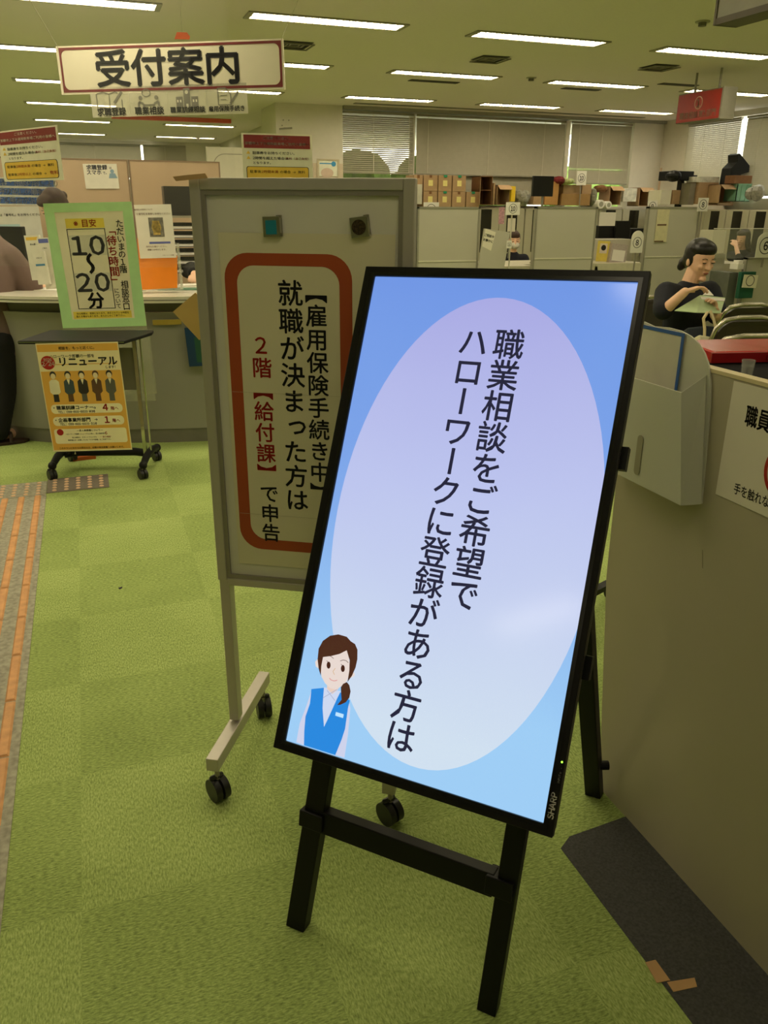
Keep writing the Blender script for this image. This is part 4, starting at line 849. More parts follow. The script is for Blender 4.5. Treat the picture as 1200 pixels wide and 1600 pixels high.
def num(n, tl, tr, bl, Y, label, arch=False, leg=0.):
    t, w, h = sheet('number_sign', label, 'number sign', tl, tr, bl, V((0, Y, 0)), V((0, 1, 0)), PAPER, .004, 'booth number signs')
    if leg: part('stem', MB().box(.45*w, .55*w, -h-leg, -h*.6, -.012, -.005), alud, t)
    if arch: part('arch_top', MB().poly([(0, 0)]+[(w*.5-w*.5*math.cos(a*math.pi/12), h*.5*math.sin(a*math.pi/12)) for a in range(13)]+[(w, 0)], -.004, 0), PAPER, t)
    cy = -.5*h if not arch else -.30*h; r = .38*min(w, h) if not arch else .36*w
    part('circle', MB().ring(circ(w/2, cy, r, 28), circ(w/2, cy, r*.9, 28), .0004, .001), BLK, t)
    part('number', MB().text(n, w/2, cy, r*1.35, .03, z=.0008, sx=.9 if len(n) == 1 else .72), BLK, t); return t
n10 = num('10', (791, 316), (813, 316), (791, 336), 7.9, 'white square sign with circled 10 above the masked staff member')
num('11', (662, 316), (686, 316), (663, 338), 8.06, 'white sign with circled 11, its lower half behind the booth screen')
num('10', (902, 267), (917, 267), (904, 289), 11.69, 'narrow white sign with circled 10 among the clutter in front of the middle window', leg=.33)
num('9', (1013, 313), (1028, 313), (1013, 332), 7.96, 'white sign with circled 9, partly behind the booth screen')
num('8', (1092, 309), (1108, 309), (1092, 330), 7.8, 'white square sign with circled 8, at the top of the booth screen', leg=.5)
num('8', (987, 372), (1006, 372), (987, 395), 7.5, 'arched white sign with circled 8, low down, left of the reading woman', True, leg=.25)
num('6', (1184, 376), (1212, 376), (1184, 402), 7.1, 'arched white sign with circled 6 at the right edge', True, leg=.1)
num('11', (792, 376), (800, 376), (792, 388), 7.86, 'narrow white sign with circled 11 on the tilted desk screen', leg=.1)
for Y_, x_, za, zb, lb in ((7.95, 802, .0, 1.34, 'thin white pole holding up the circled 10 sign'), (11.80, 879, 1.346, 2.1, 'thin pale pole beside the black monitor on the cartons')):
    p = ony(x_, 300, Y_); solo('pole', MB().cyl((0, 0, za), (0, 0, zb), .008, 8), mat('pole_pale', (200, 196, 178), .4), lb, 'pole', loc(p.x, Y_))
def bx(name, label, cat, x0, x1, y0, y1, Y, dep, m, group=None, bev=.003, **k):   # box whose front fills a photo rectangle at depth Y
    a, b = ony(x0, y1, Y), ony(x1, y0, Y); zb = ony((x0+x1)/2, y1, Y).z; zt_ = ony((x0+x1)/2, y0, Y).z
    return solo(name, MB().box(-(b.x-a.x)/2, (b.x-a.x)/2, 0, dep, 0, zt_-zb), m, label, cat, loc((a.x+b.x)/2, Y, zb), group, bev=bev)
# booth 10/11: tilted small screen, desk, papers
t, w, h = sheet('desk_screen', 'small tilted grey desk screen with a white notice, left of the masked staff member', 'desk screen', (757, 357), (797, 363), (755, 420), V((0, 7.9, 0)), V((0, 1, 0)), bp, .02)
part('foot', MB().box(.1*w, .9*w, -h-.06, -h, -.02, 0), bp, t); part('notice', MB().poly([(.04*w, 0), (.45*w, -.05*h), (.38*w, -.52*h), (.02*w, -.44*h)], .0005, .002), CREAM, t); part('lettering', MB().text('ご相談中', .22*w, -.16*h, .10*w, .03, rot=-.1, z=.0026).text('お静かに', .21*w, -.28*h, .10*w, .03, rot=-.1, z=.0026), BLK, t)
bd_ = mat('booth_desk', (196, 190, 168), .4)
def desk(x0, x1, y, Y, label):
    a, b = ony(x0, y, Y), ony(x1, y, Y); solo('booth_desk', MB().box(0, b.x-a.x, 0, .6, a.z-.03, a.z).box(0, .02, 0, .6, 0, a.z-.03).box(b.x-a.x-.02, b.x-a.x, 0, .6, 0, a.z-.03).box(0, b.x-a.x, .0, .02, .1, a.z-.03), bd_, label, 'desk', loc(a.x, Y))
desk(750, 834, 417, 8.1, 'pale booth desk in front of the masked staff member'); desk(932, 1008, 412, 7.9, 'pale booth desk between two booth screens, left of the reading woman'); desk(1094, 1178, 413, 7.8, 'pale booth desk with a white device on it, right of the reading woman')
bx('notice_card', 'upright pale card above the tilted desk screen', 'card', 793, 806, 341, 362, 8.6, .01, CREAM); bx('notice_card', 'pink and white card hanging beside the circled 10 sign', 'card', 779, 789, 324, 350, 8.7, .01, mat('card_pink', (196, 150, 160), .6, var=.4, scale=60)); 
bx('document_stand', 'small stand of leaflets on the desk under the tilted screen', 'stand', 755, 780, 398, 417, 8.0, .1, mat('stand_clear', (170, 166, 146), .4, var=.3, scale=50))
# booth 8: monitor backs, yellow flyer
bx('printer', 'black office machine behind the booth desk, left of the arched 8 sign', 'printer', 935, 962, 353, 374, 8.6, .4, blk); bx('monitor', 'black monitor standing behind the booth desk, between screens', 'monitor', 961, 986, 345, 373, 8.55, .05, blk); bx('monitor_stand', 'dark low equipment right of the black monitor', 'equipment', 985, 1008, 357, 374, 8.7, .2, blk)
bx('white_sheet', 'white sheet hanging left of the black monitors', 'sheet', 936, 963, 332, 353, 8.4, .01, PAPER)
bx('counter_shelf', 'grey desk-top ledge below the black monitors', 'shelf', 932, 990, 374, 420, 8.3, .3, bp)
t, w, h = sheet('flyer', 'yellow flyer with a portrait, on the ledge below the black monitors', 'flyer', (935, 376), (954, 377), (934, 408), V((0, 8.1, 0)), V((0, 1, 0)), mat('flyer_yellow', (226, 204, 96), .5), .004); part('portrait', MB().box(.2*w, .8*w, -.6*h, -.12*h, 0, .001), mat('flyer_white', (226, 210, 196), .5), t); part('hair', MB().poly(circ(.5*w, -.33*h, .2*w, 14, .14*h), .001, .002), BLK, t)
t, w, h = sheet('leaflet_box', 'clear leaflet box on a small stand beside the yellow flyer', 'box', (957, 380), (982, 383), (956, 411), V((0, 8.05, 0)), V((0, 1, 0)), mat('leaflet_grey', (176, 164, 158), .4, var=.1, scale=40), .06); part('inner_sheet', MB().box(.12*w, .88*w, -.85*h, -.3*h, 0, .002), PAPER, t); part('foot', MB().box(.42*w, .58*w, -1.4*h, -h, -.04, -.02), alud, t)
# yellowed strip on the booth screen behind the woman
t, w, h = sheet('notice_strip', 'narrow strip of old notices taped to the booth screen behind the reading woman', 'notice', (1028, 327), (1047, 327), (1025, 378), V((0, 7.87, 0)), V((0, 1, 0)), mat('strip_cream', (206, 198, 160), .4, var=.06, scale=20), .002)
part('dark_band', MB().box(.1*w, .85*w, -.50*h, -.45*h, 0, .001).box(.0*w, .75*w, -1.0*h, -.96*h, 0, .001), mat('strip_brown', (110, 84, 60), .6), t)
bx('white_sheet', 'large blank white sheet on the booth screen right behind the reading woman', 'sheet', 1090, 1136, 359, 396, 7.7, .01, CREAM); bx('booth_screen', 'low grey booth screen under the large blank white sheet', 'booth screen', 1088, 1134, 397, 520, 7.75, .03, bp)
bx('card_device', 'white tabletop device in front of the long-haired staff member', 'device', 1152, 1176, 412, 421, 7.2, .12, PAPER); bx('card_device', 'small white block on top of the tabletop device', 'device', 1154, 1167, 407, 412, 7.22, .08, PAPER)
bx('green_cloth', 'dark green cloth panel below the white device, right of the woman', 'cloth', 1153, 1182, 425, 466, 7.1, .05, mat('cloth_green', (24, 84, 62), .8)); bx('grey_cabinet', 'dark grey desk side left of the green cloth', 'desk side', 1132, 1154, 426, 480, 7.2, .3, mat('side_grey', (96, 98, 88), .6)); t, w, h = sheet('cloth_notice', 'pale notice with a circle pinned on the green cloth', 'notice', (1163, 429), (1185, 430), (1162, 449), V((0, 7.05, 0)), V((0, 1, 0)), CREAM, .002); part('circle', MB().ring(circ(.5*w, -.45*h, .3*w, 20), circ(.5*w, -.45*h, .26*w, 20), 0, .001), BLK, t)
ac = thing('acrylic_screen', 'clear acrylic screen standing in front of the long-haired staff member', 'screen', loc(ony(1165, 360, 7.3).x, 7.3)); z1 = ony(1165, 357, 7.3).z; part('sheet', MB().box(-.42, .42, 0, .004, .85, z1), mat('acrylic_thin', (215, 220, 200), .1, alpha=.10), ac); part('top_edge', MB().box(-.42, .42, -.001, .005, z1-.005, z1+.003), PAPER, ac)

# ---------------------------------------------------------------- cabinets with glass strips
cabm = mat('cabinet_grey', (176, 170, 148), .5, var=.02); gls = mat('cabinet_glass', (34, 32, 24), .15, var=.3, scale=12, spec=.6)
def cabinet():
    t = thing('file_cabinet', 'x', 'cabinet', None, 'grey file cabinets with dark glass strips')
    part('body', MB().box(-.44, .44, .02, .42, 0, 1.345), cabm, t, bev=.003)
    for s in (-1, 1):
        d = part('door', MB().box(s*.22-.215, s*.22+.215, 0, .02, .06, 1.335), cabm, t, bev=.002)
        part('glass_strip', MB().box(s*.22-.09, s*.22+.09, -.003, .002, .70, 1.325), gls, d); part('handle', MB().box(s*.03-.008, s*.03+.008, -.015, 0, .62, .72), alud, d)
    return t
cb0 = cabinet(); names = ['leftmost', 'second', 'third', 'fourth', 'fifth', 'sixth']
for i in range(6):
    M = loc(4.30+.89*i, 11.75); lb = 'grey cabinet with dark glass strips along the back windows, %s from the left' % names[i]
    if i == 0: cb0.matrix_basis = M; cb0['label'] = lb
    else: clone(cb0, M, lb)
for i in range(5):
    clone(cb0, loc(8.72, 11.2-.89*i, 0, -math.pi/2), 'grey cabinet with dark glass strips along the right wall, %s counted from the corner' % ['first', 'second', 'third', 'fourth', 'fifth'][i])
# ---------------------------------------------------------------- cartons and clutter on the cabinets
card = mat('cardboard', (172, 140, 104), .8, var=.06, scale=20); card2 = mat('cardboard_dark', (122, 84, 50), .85, var=.1, scale=20)
YC = 11.72; Z0 = 1.346
lbl = mat('label_yellow', (232, 216, 140), .6); gtp = mat('tape_green', (40, 140, 100), .4)
def zpx(y, Y=YC, x=700): return ony(x, y, Y).z
def carton(x0, x1, z0, z1, label, tape=False, tag_=True, Y=YC, m=None):
    a, b = ony(x0, 320, Y).x, ony(x1, 320, Y).x; L2 = (b-a)/2-.003
    t = thing('carton', label, 'carton', loc((a+b)/2, Y, z0), 'brown cartons stacked on the cabinets')
    part('box', MB().box(-L2, L2, 0, .34, 0, z1-z0-.003), m or card, t, bev=.003)
    if tag_: part('label', MB().box(-.035, .035, -.002, 0, (z1-z0)*.32, (z1-z0)*.68), lbl, t)
    part('seam_tape', MB().box(-.02, .02, -.001, .0005, (z1-z0)*.82, (z1-z0)-.003), card2, t)
    if tape: part('green_tape', MB().box(-.025, .03, -.003, .34, (z1-z0)-.0025, (z1-z0)+.002).box(-.025, .03, -.004, -.001, (z1-z0)*.86, (z1-z0)), gtp, t)
za, zb = Z0+.225, Z0+.445
for i, (x0, x1) in enumerate(((661, 683), (684, 705), (706, 727), (728, 749))):
    carton(x0, x1, Z0+.001, za, 'brown carton with a yellow label, bottom row, %s from the whiteboard' % ['first', 'second', 'third', 'fourth'][i], i in (1, 3))
for i, (x0, x1) in enumerate(((661, 683), (684, 705), (706, 727))):
    carton(x0, x1, za, zb, 'brown carton with a yellow label, top row, %s from the whiteboard' % ['first', 'second', 'third'][i], i > 0)
carton(646, 660, za-.05, zb, 'plain brown carton at the left end of the stack, no label', False, False); bx('file_box', 'upright white file box at the left end of the cartons', 'box', 651, 660, 288, 319, YC-.02, .25, mat('file_white', (196, 192, 176), .5))
def openbox(x0, x1, y0, y1, Y, label, shelf=False, dep=.3):
    a, b = ony(x0, y1, Y), ony(x1, y0, Y); z0 = max(Z0+.001, a.z); z1 = ony(x0, y0, Y).z; L2 = (b.x-a.x)/2; H2 = z1-z0
    t = thing('open_carton', label, 'carton', loc((a.x+b.x)/2, Y, z0)); s = MB()
    s.box(-L2, -L2+.008, 0, dep, 0, H2).box(L2-.008, L2, 0, dep, 0, H2).box(-L2, L2, dep-.008, dep, 0, H2).box(-L2, L2, 0, dep, 0, .008).box(-L2, L2, 0, dep, H2-.008, H2)
    if shelf: s.box(-L2, L2, 0, dep, H2*.5, H2*.5+.008)
    part('box', s, card2 if shelf else card, t); part('flap', MB().hexa([(-L2, 0, 0), (-L2+.006, 0, 0), (-L2+.006, 0, H2*.9), (-L2, 0, H2*.9), (-L2-.06, -.12, 0), (-L2-.054, -.12, 0), (-L2-.054, -.12, H2*.9), (-L2-.06, -.12, H2*.9)]) if shelf else MB().hexa([(-L2, 0, H2), (L2, 0, H2), (L2, 0, H2-.006), (-L2, 0, H2-.006), (-L2, -.09, H2-.06), (L2, -.09, H2-.06), (L2, -.09, H2-.066), (-L2, -.09, H2-.066)]), card, t)
openbox(749, 770, 275, 320, YC, 'two dark open carton trays stacked with their mouths to the front', True); bx('board_stack', 'thin brown board leaning beside the open carton trays', 'board', 770, 774, 286, 320, YC, .3, card)
openbox(776, 797, 289, 320, YC, 'open brown carton with torn flap, left of the yellow folder')
bx('yellow_folder', 'upright bright yellow folder among the cartons', 'folder', 798, 806, 291, 315, YC-.05, .25, mat('folder_yellow', (236, 196, 40), .5))
def bag(x0, x1, y0, y1, Y, label, m, seed, name='plastic_bag', cat='bag', zf=None):
    random.seed(seed); a, b = ony(x0, y1, Y), ony(x1, y0, Y); cx, L2 = (a.x+b.x)/2, (b.x-a.x)/2; z0 = a.z if zf is None else zf; H2 = (ony(x0, y0, Y).z-z0)/2
    s = MB(); 
    for k in range(7): s.ell((random.uniform(-.45, .45)*L2, random.uniform(-.06, .06), H2*random.uniform(.75, 1.15)), (L2*random.uniform(.4, .6), .12, H2*random.uniform(.55, .9)), nu=7, nv=5)
    return solo(name, s, m, label, cat, loc(cx, Y+.12, z0))
plast = mat('plastic_bag_grey', (150, 148, 134), .3, var=.35, scale=25, alpha=.8)
bag(808, 836, 292, 320, YC, 'crumpled pale plastic bag beside the yellow folder', plast, 1, zf=Z0)
m_ = thing('monitor', 'black square monitor on a thin post above the booth screen, among the cartons', 'monitor', loc(ony(848, 290, 9).x, 9.0)); z0, z1, hw = ony(848, 307, 9).z, ony(848, 275, 9).z, (ony(864, 290, 9).x-ony(832, 290, 9).x)/2
part('screen_back', MB().box(-hw, hw, -.015, .02, z0, z1), mat('screen_black', (12, 12, 12), .4), m_, bev=.004); part('post', MB().cyl((.02, .02, .72), (.02, .02, z0+.02), .014, 10).cyl((.02, .02, .72), (.02, .02, .73), .1, 16), alud, m_)
solo('staff_desk', MB().box(-1.2, 1.2, -.35, .35, .69, .72).box(-1.2, -1.17, -.3, .3, 0, .69).box(1.17, 1.2, -.3, .3, 0, .69), bd_, 'staff desk carrying the black square monitor, behind the booth screens', 'desk', loc(ony(848, 290, 9).x+.2, 9.2))
bx('carton', 'orange-brown carton half behind the black square monitor', 'carton', 851, 874, 284, 320, YC, .3, mat('carton_orange', (196, 146, 86), .8)); bx('carton', 'small brown carton left of the black square monitor', 'carton', 833, 850, 306, 320, YC+.01, .3, card)
bag(866, 890, 272, 290, YC-.02, 'dark red cloth bundle on top of the cartons', mat('cloth_red', (110, 24, 30), .8, var=.2), 2, 'cloth_bundle', 'cloth'); bag(884, 902, 277, 290, YC-.1, 'pale green and white bundle beside the dark red one', mat('cloth_pale', (176, 184, 130), .6, var=.3, scale=30), 3, 'cloth_bundle', 'cloth')
bx('carton', 'wide brown carton at the lower front under the red bundle', 'carton', 877, 923, 303, 321, YC, .35, mat('carton_plain', (160, 124, 76), .8)); bx('carton', 'brown carton on top, under the narrow circled 10 sign', 'carton', 880, 908, 289, 303, YC+.02, .3, card); bx('carton', 'brown carton on top, right of the narrow circled 10 sign', 'carton', 909, 925, 288, 303, YC+.02, .3, card)
bag(922, 938, 291, 321, YC, 'clear crumpled bag beside two paper rolls', plast, 4, zf=Z0)
for i, (x_, lb) in enumerate(((940, 'white paper roll end, left of the pair on the cabinets'), (952, 'white paper roll end, right of the pair on the cabinets'))):
    p = ony(x_, 313, YC-.1); r_ = .065 if i == 0 else .055; t = thing('paper_roll', lb, 'paper roll', loc(p.x, YC-.1, Z0+r_+.001), 'paper rolls'); part('roll', MB().cyl((0, 0, 0), (0, .5, 0), r_, 24), PAPER, t, smooth=40); part('core', MB().cyl((0, -.002, 0), (0, .0, 0), r_*.6, 20), mat('core_grey', (150, 146, 130), .6), t)
openbox(951, 972, 291, 320, YC, 'open brown carton right of the paper rolls'); bag(934, 955, 287, 303, YC+.02, 'loose brown wrapped bundle above the paper rolls', card2, 6, 'paper_bundle', 'bundle'); bx('white_box', 'white and grey slanted papers on the cabinet', 'paper', 973, 996, 294, 315, YC, .3, mat('white_mix', (206, 202, 188), .5, var=.25, scale=15)); openbox(997, 1020, 293, 322, YC, 'dark brown open box left of the wooden post'); 
bx('wooden_post', 'pale wooden post standing against the wall pier', 'post', 1028, 1035, 262, 319, 11.79, .05, mat('post_wood', (196, 168, 140), .6))
# black machine on post
pm = thing('label_machine', 'black office machine lying on the cabinets right of the wooden post', 'machine', loc(ony(1065, 290, 10.6).x, 10.6, Z0+.001)); hz = zpx(279, 10.6, 1065)-Z0
part('body', MB().box(-.24, .16, -.05, .25, hz-.03, hz+.10).ell((-.17, .0, hz+.03), (.10, .14, .08), nu=14, nv=8), blk, pm, bev=.01); part('arm', MB().box(-.02, .04, .0, .08, 0, hz).box(.1, .26, .0, .2, hz+.0, hz+.05), blk, pm)
bx('white_box', 'pale box below the black office machine', 'box', 1031, 1050, 297, 320, 10.6, .3, CREAM, bev=.004); bx('carton', 'brown carton below the black office machine', 'carton', 1050, 1064, 297, 319, 10.58, .3, card); bx('file_box', 'grey file holder right of the black machine arm', 'box', 1075, 1088, 286, 320, 10.4, .25, mat('file_grey', (130, 122, 104), .6)); bx('carton', 'brown printed carton behind the circled 8 sign', 'carton', 1088, 1124, 285, 319, 10.35, .3, card); bx('document_tray', 'stack of white and grey trays on the printed carton', 'tray', 1090, 1125, 276, 285, 10.35, .25, mat('white_mix', (206, 202, 188), .5, var=.25, scale=15))
openbox(1122, 1146, 288, 318, 10.1, 'open brown carton with a raised flap, left of the green crate', dep=.25)
tc_ = thing('printer_part', 'black wedge-shaped machine part leaning up among the cartons', 'machine', loc(ony(1137, 280, 10.3).x, 10.25, zpx(289, 10.3, 1137))); part('body', MB(UPR).poly([(-.10, 0), (.06, .0), (.10, .14), (.28, .19), (.26, .24), (.02, .42), (-.02, .40), (.0, .30), (-.09, .22)], -.1, .1), blk, tc_, bev=.006)
cr_ = thing('green_crate', 'pale green folding crate on the cabinets at the right', 'crate', loc(ony(1162, 300, 10.0).x, 10.0, zpx(315, 10.0, 1162))); hw = .125; hh = zpx(287, 10, 1162)-zpx(315, 10, 1162); cg = mat('crate_green', (116, 160, 130), .4, var=.06)
part('basket', MB().box(-hw, hw, 0, .01, 0, hh).box(-hw, hw, .24, .25, 0, hh).box(-hw, -hw+.01, 0, .25, 0, hh).box(hw-.01, hw, 0, .25, 0, hh).box(-hw, hw, 0, .25, 0, .01), cg, cr_); part('rib', MB().box(-hw, hw, -.008, 0, hh-.02, hh).box(-.05, -.04, -.006, 0, 0, hh).box(.04, .05, -.006, 0, 0, hh), cg, cr_)
bx('carton', 'brown carton on top of the green crate', 'carton', 1147, 1176, 274, 287, 10.02, .2, card2); bag(1178, 1206, 284, 315, 9.6, 'clear plastic bag of odds and ends at the right edge on the cabinets', plast, 8)
bx('carton', 'brown carton behind the green crate', 'carton', 1120, 1150, 300, 321, 10.4, .2, card)

# ---------------------------------------------------------------- folding chairs
vin_ = mat('vinyl_brown', (48, 38, 30), .3, var=.05); pip = mat('chair_steel', (196, 190, 172), .18, metal=.9, var=.02)
def folding_chair():
    t = thing('folding_chair', 'x', 'chair', None, 'steel folding chairs')
    bk_ = [(-.19, .16, .52), (-.205, .175, .66), (-.19, .19, .73), (-.15, .20, .775), (-.06, .205, .79), (.06, .205, .79), (.15, .20, .775), (.19, .19, .73), (.205, .175, .66), (.19, .16, .52)]
    part('back_frame', MB().tube([(-.19, -.20, 0)]+[(-.19, .0, .3)]+bk_+[(.19, .0, .3), (.19, -.20, 0)], .0125, 10), pip, t, smooth=50)
    part('rear_frame', MB().tube([(-.175, .26, 0), (-.175, .06, .44), (-.175, -.16, .45)], .011, 8).tube([(.175, .26, 0), (.175, .06, .44), (.175, -.16, .45)], .011, 8).tube([(-.175, .23, .06), (.175, .23, .06)], .009, 8), pip, t, smooth=50)
    part('seat', MB().poly(rrect(-.19, .19, -.22, .15, .06), .43, .475), vin_, t, bev=.01)
    pr_ = [(p[0], p[1]) for p in rrect(-.185, .185, .545, .772, .10, 8)]
    s = MB(); n = len(pr_); cur = lambda x: .20-.9*x*x*.6
    vs = [(x, cur(x)-.012+(z-.66)*.12, z) for x, z in pr_]+[(x, cur(x)+.012+(z-.66)*.12, z) for x, z in pr_]
    s.raw(vs, [tuple(range(n))[::-1], tuple(range(n, 2*n))]+[(i, (i+1) % n, n+(i+1) % n, n+i) for i in range(n)])
    part('backrest', s, vin_, t, bev=.004); return t
fc = folding_chair()
# chairs with their backs towards the photographer: back faces -y side
def chair_at(x, y, d, label, yaw, first=False):
    p = D(x, y, d); k = p.z-.79
    M = Matrix.Translation((p.x, p.y, 0)) @ Matrix.Rotation(yaw, 4, 'Z') @ Matrix.Translation((0, -.2, 0))
    if first: fc.matrix_basis = M; fc['label'] = label; return
    clone(fc, M, label)
chair_at(1176, 468, 5.05, 'dark-backed steel folding chair, farthest of the three at the right edge', math.pi-.15, True)
chair_at(1174, 489, 4.45, 'dark-backed steel folding chair, middle one of the three at the right edge', math.pi-.2)
chair_at(1183, 517, 3.80, 'dark-backed steel folding chair, nearest of the three, behind the red file', math.pi-.25)
_wf = CR*.55-CF*.62; chair_at(1016, 492, 5.50, 'folding chair under the reading woman', math.atan2(_wf.x, -_wf.y))

# ---------------------------------------------------------------- people
def bake(mb, vox, it=4):
    me = bpy.data.meshes.new('tmp'); me.from_pydata([tuple(p) for p in mb.v], [], mb.f)
    bm = bmesh.new(); bm.from_mesh(me)
    bmesh.ops.recalc_face_normals(bm, faces=bm.faces); bm.to_mesh(me); bm.free()
    o = bpy.data.objects.new('tmp', me); LINK(o)
    r = o.modifiers.new('r', 'REMESH'); r.mode = 'VOXEL'; r.voxel_size = vox; r.use_smooth_shade = True
    s = o.modifiers.new('s', 'SMOOTH'); s.factor = .5; s.iterations = it
    dg = bpy.context.evaluated_depsgraph_get(); out = bpy.data.meshes.new_from_object(o.evaluated_get(dg))
    bpy.data.objects.remove(o); out.polygons.foreach_set('use_smooth', [True]*len(out.polygons)); return out
skin = mat('skin', (236, 190, 158), .5, var=.04, scale=30); hairb = mat('hair_black', (22, 17, 15), .38, var=.3, scale=60, stretch=(4, 4, 1)); hairr = mat('hair_brown', (56, 33, 22), .6, var=.3, scale=60, stretch=(4, 4, 1))
def headm(c, f, up=(0, 0, 1)):
    f = V(f).normalized(); u = V(up); u = (u-f*u.dot(f)).normalized(); s = u.cross(f)
    return Matrix(((f.x, s.x, u.x, c[0]), (f.y, s.y, u.y, c[1]), (f.z, s.z, u.z, c[2]), (0, 0, 0, 1)))
def add_head(mb, Hm, k=1.):
    def jaw(p):
        q = p.copy()
        if p.z < 0: g = 1-.42*(-p.z)**1.6; q.y *= g; q.x *= (1-.22*(-p.z)**2)
        if p.x > .5: q.x = .5+(p.x-.5)*.72
        return q
    K = Hm @ Matrix.Scale(k, 4)
    mb.ell((-.006, 0, .022), (.093, .076, .094), K); mb.ell((.020, 0, -.018), (.076, .066, .102), K, fn=jaw)
    mb.ell((.074, 0, -.094), (.018, .022, .017), K, nu=12, nv=8)
    s2 = MB(); s2.limb([(.080, 0, .014), (.094, 0, -.010), (.102, 0, -.026)], [.008, .009, .0125]); mb.raw(s2.v, s2.f, K)
    mb.ell((.086, .010, -.028), (.010, .008, .007), K, nu=10, nv=6); mb.ell((.086, -.010, -.028), (.010, .008, .007), K, nu=10, nv=6)
    mb.ell((.079, 0, -.053), (.012, .022, .0055), K, nu=14, nv=6); mb.ell((.077, 0, -.063), (.012, .018, .006), K, nu=14, nv=6)
    for y in (-1, 1): mb.ell((-.004, y*.074, -.008), (.018, .010, .030), K, nu=12, nv=8); mb.ell((.066, y*.034, -.022), (.018, .020, .018), K, nu=10, nv=8)
def hand(mb, wr, d, nrm, k=1., curl=.6, side=1, fan=.16):
    d = V(d).normalized(); n = V(nrm); n = (n-d*n.dot(d)).normalized(); s = n.cross(d)*side
    pc = wr+d*.045*k; mb.limb([wr, wr+d*.03*k, wr+d*.075*k], [(.026*k, .016*k), (.036*k, .015*k), (.038*k, .013*k)], sq=s)
    for i, (off, ln) in enumerate(((-.028, .068), (-.010, .078), (.009, .072), (.027, .056))):
        b = wr+d*.080*k+s*off*k; dr = (d+s*(off/.028)*fan).normalized(); p = [b-d*.015*k, b]; a = 0
        for j in range(3):
            a += curl*(.55+.35*j); v = dr*math.cos(a)+n*math.sin(a); p.append(p[-1]+v*ln*k*(.42, .32, .26)[j])
        mb.limb(p, [.0095*k, .0092*k, .0085*k, .0078*k, .0068*k], n=8)
    b = wr+d*.025*k-s*.030*k; v = (d*.75-s*.65+n*.25).normalized(); v2 = (d*.9-s*.15+n*.4).normalized()
    mb.limb([b+s*.012*k, b, b+v*.032*k, b+v*.032*k+v2*.026*k], [.014*k, .013*k, .0105*k, .008*k], n=8)
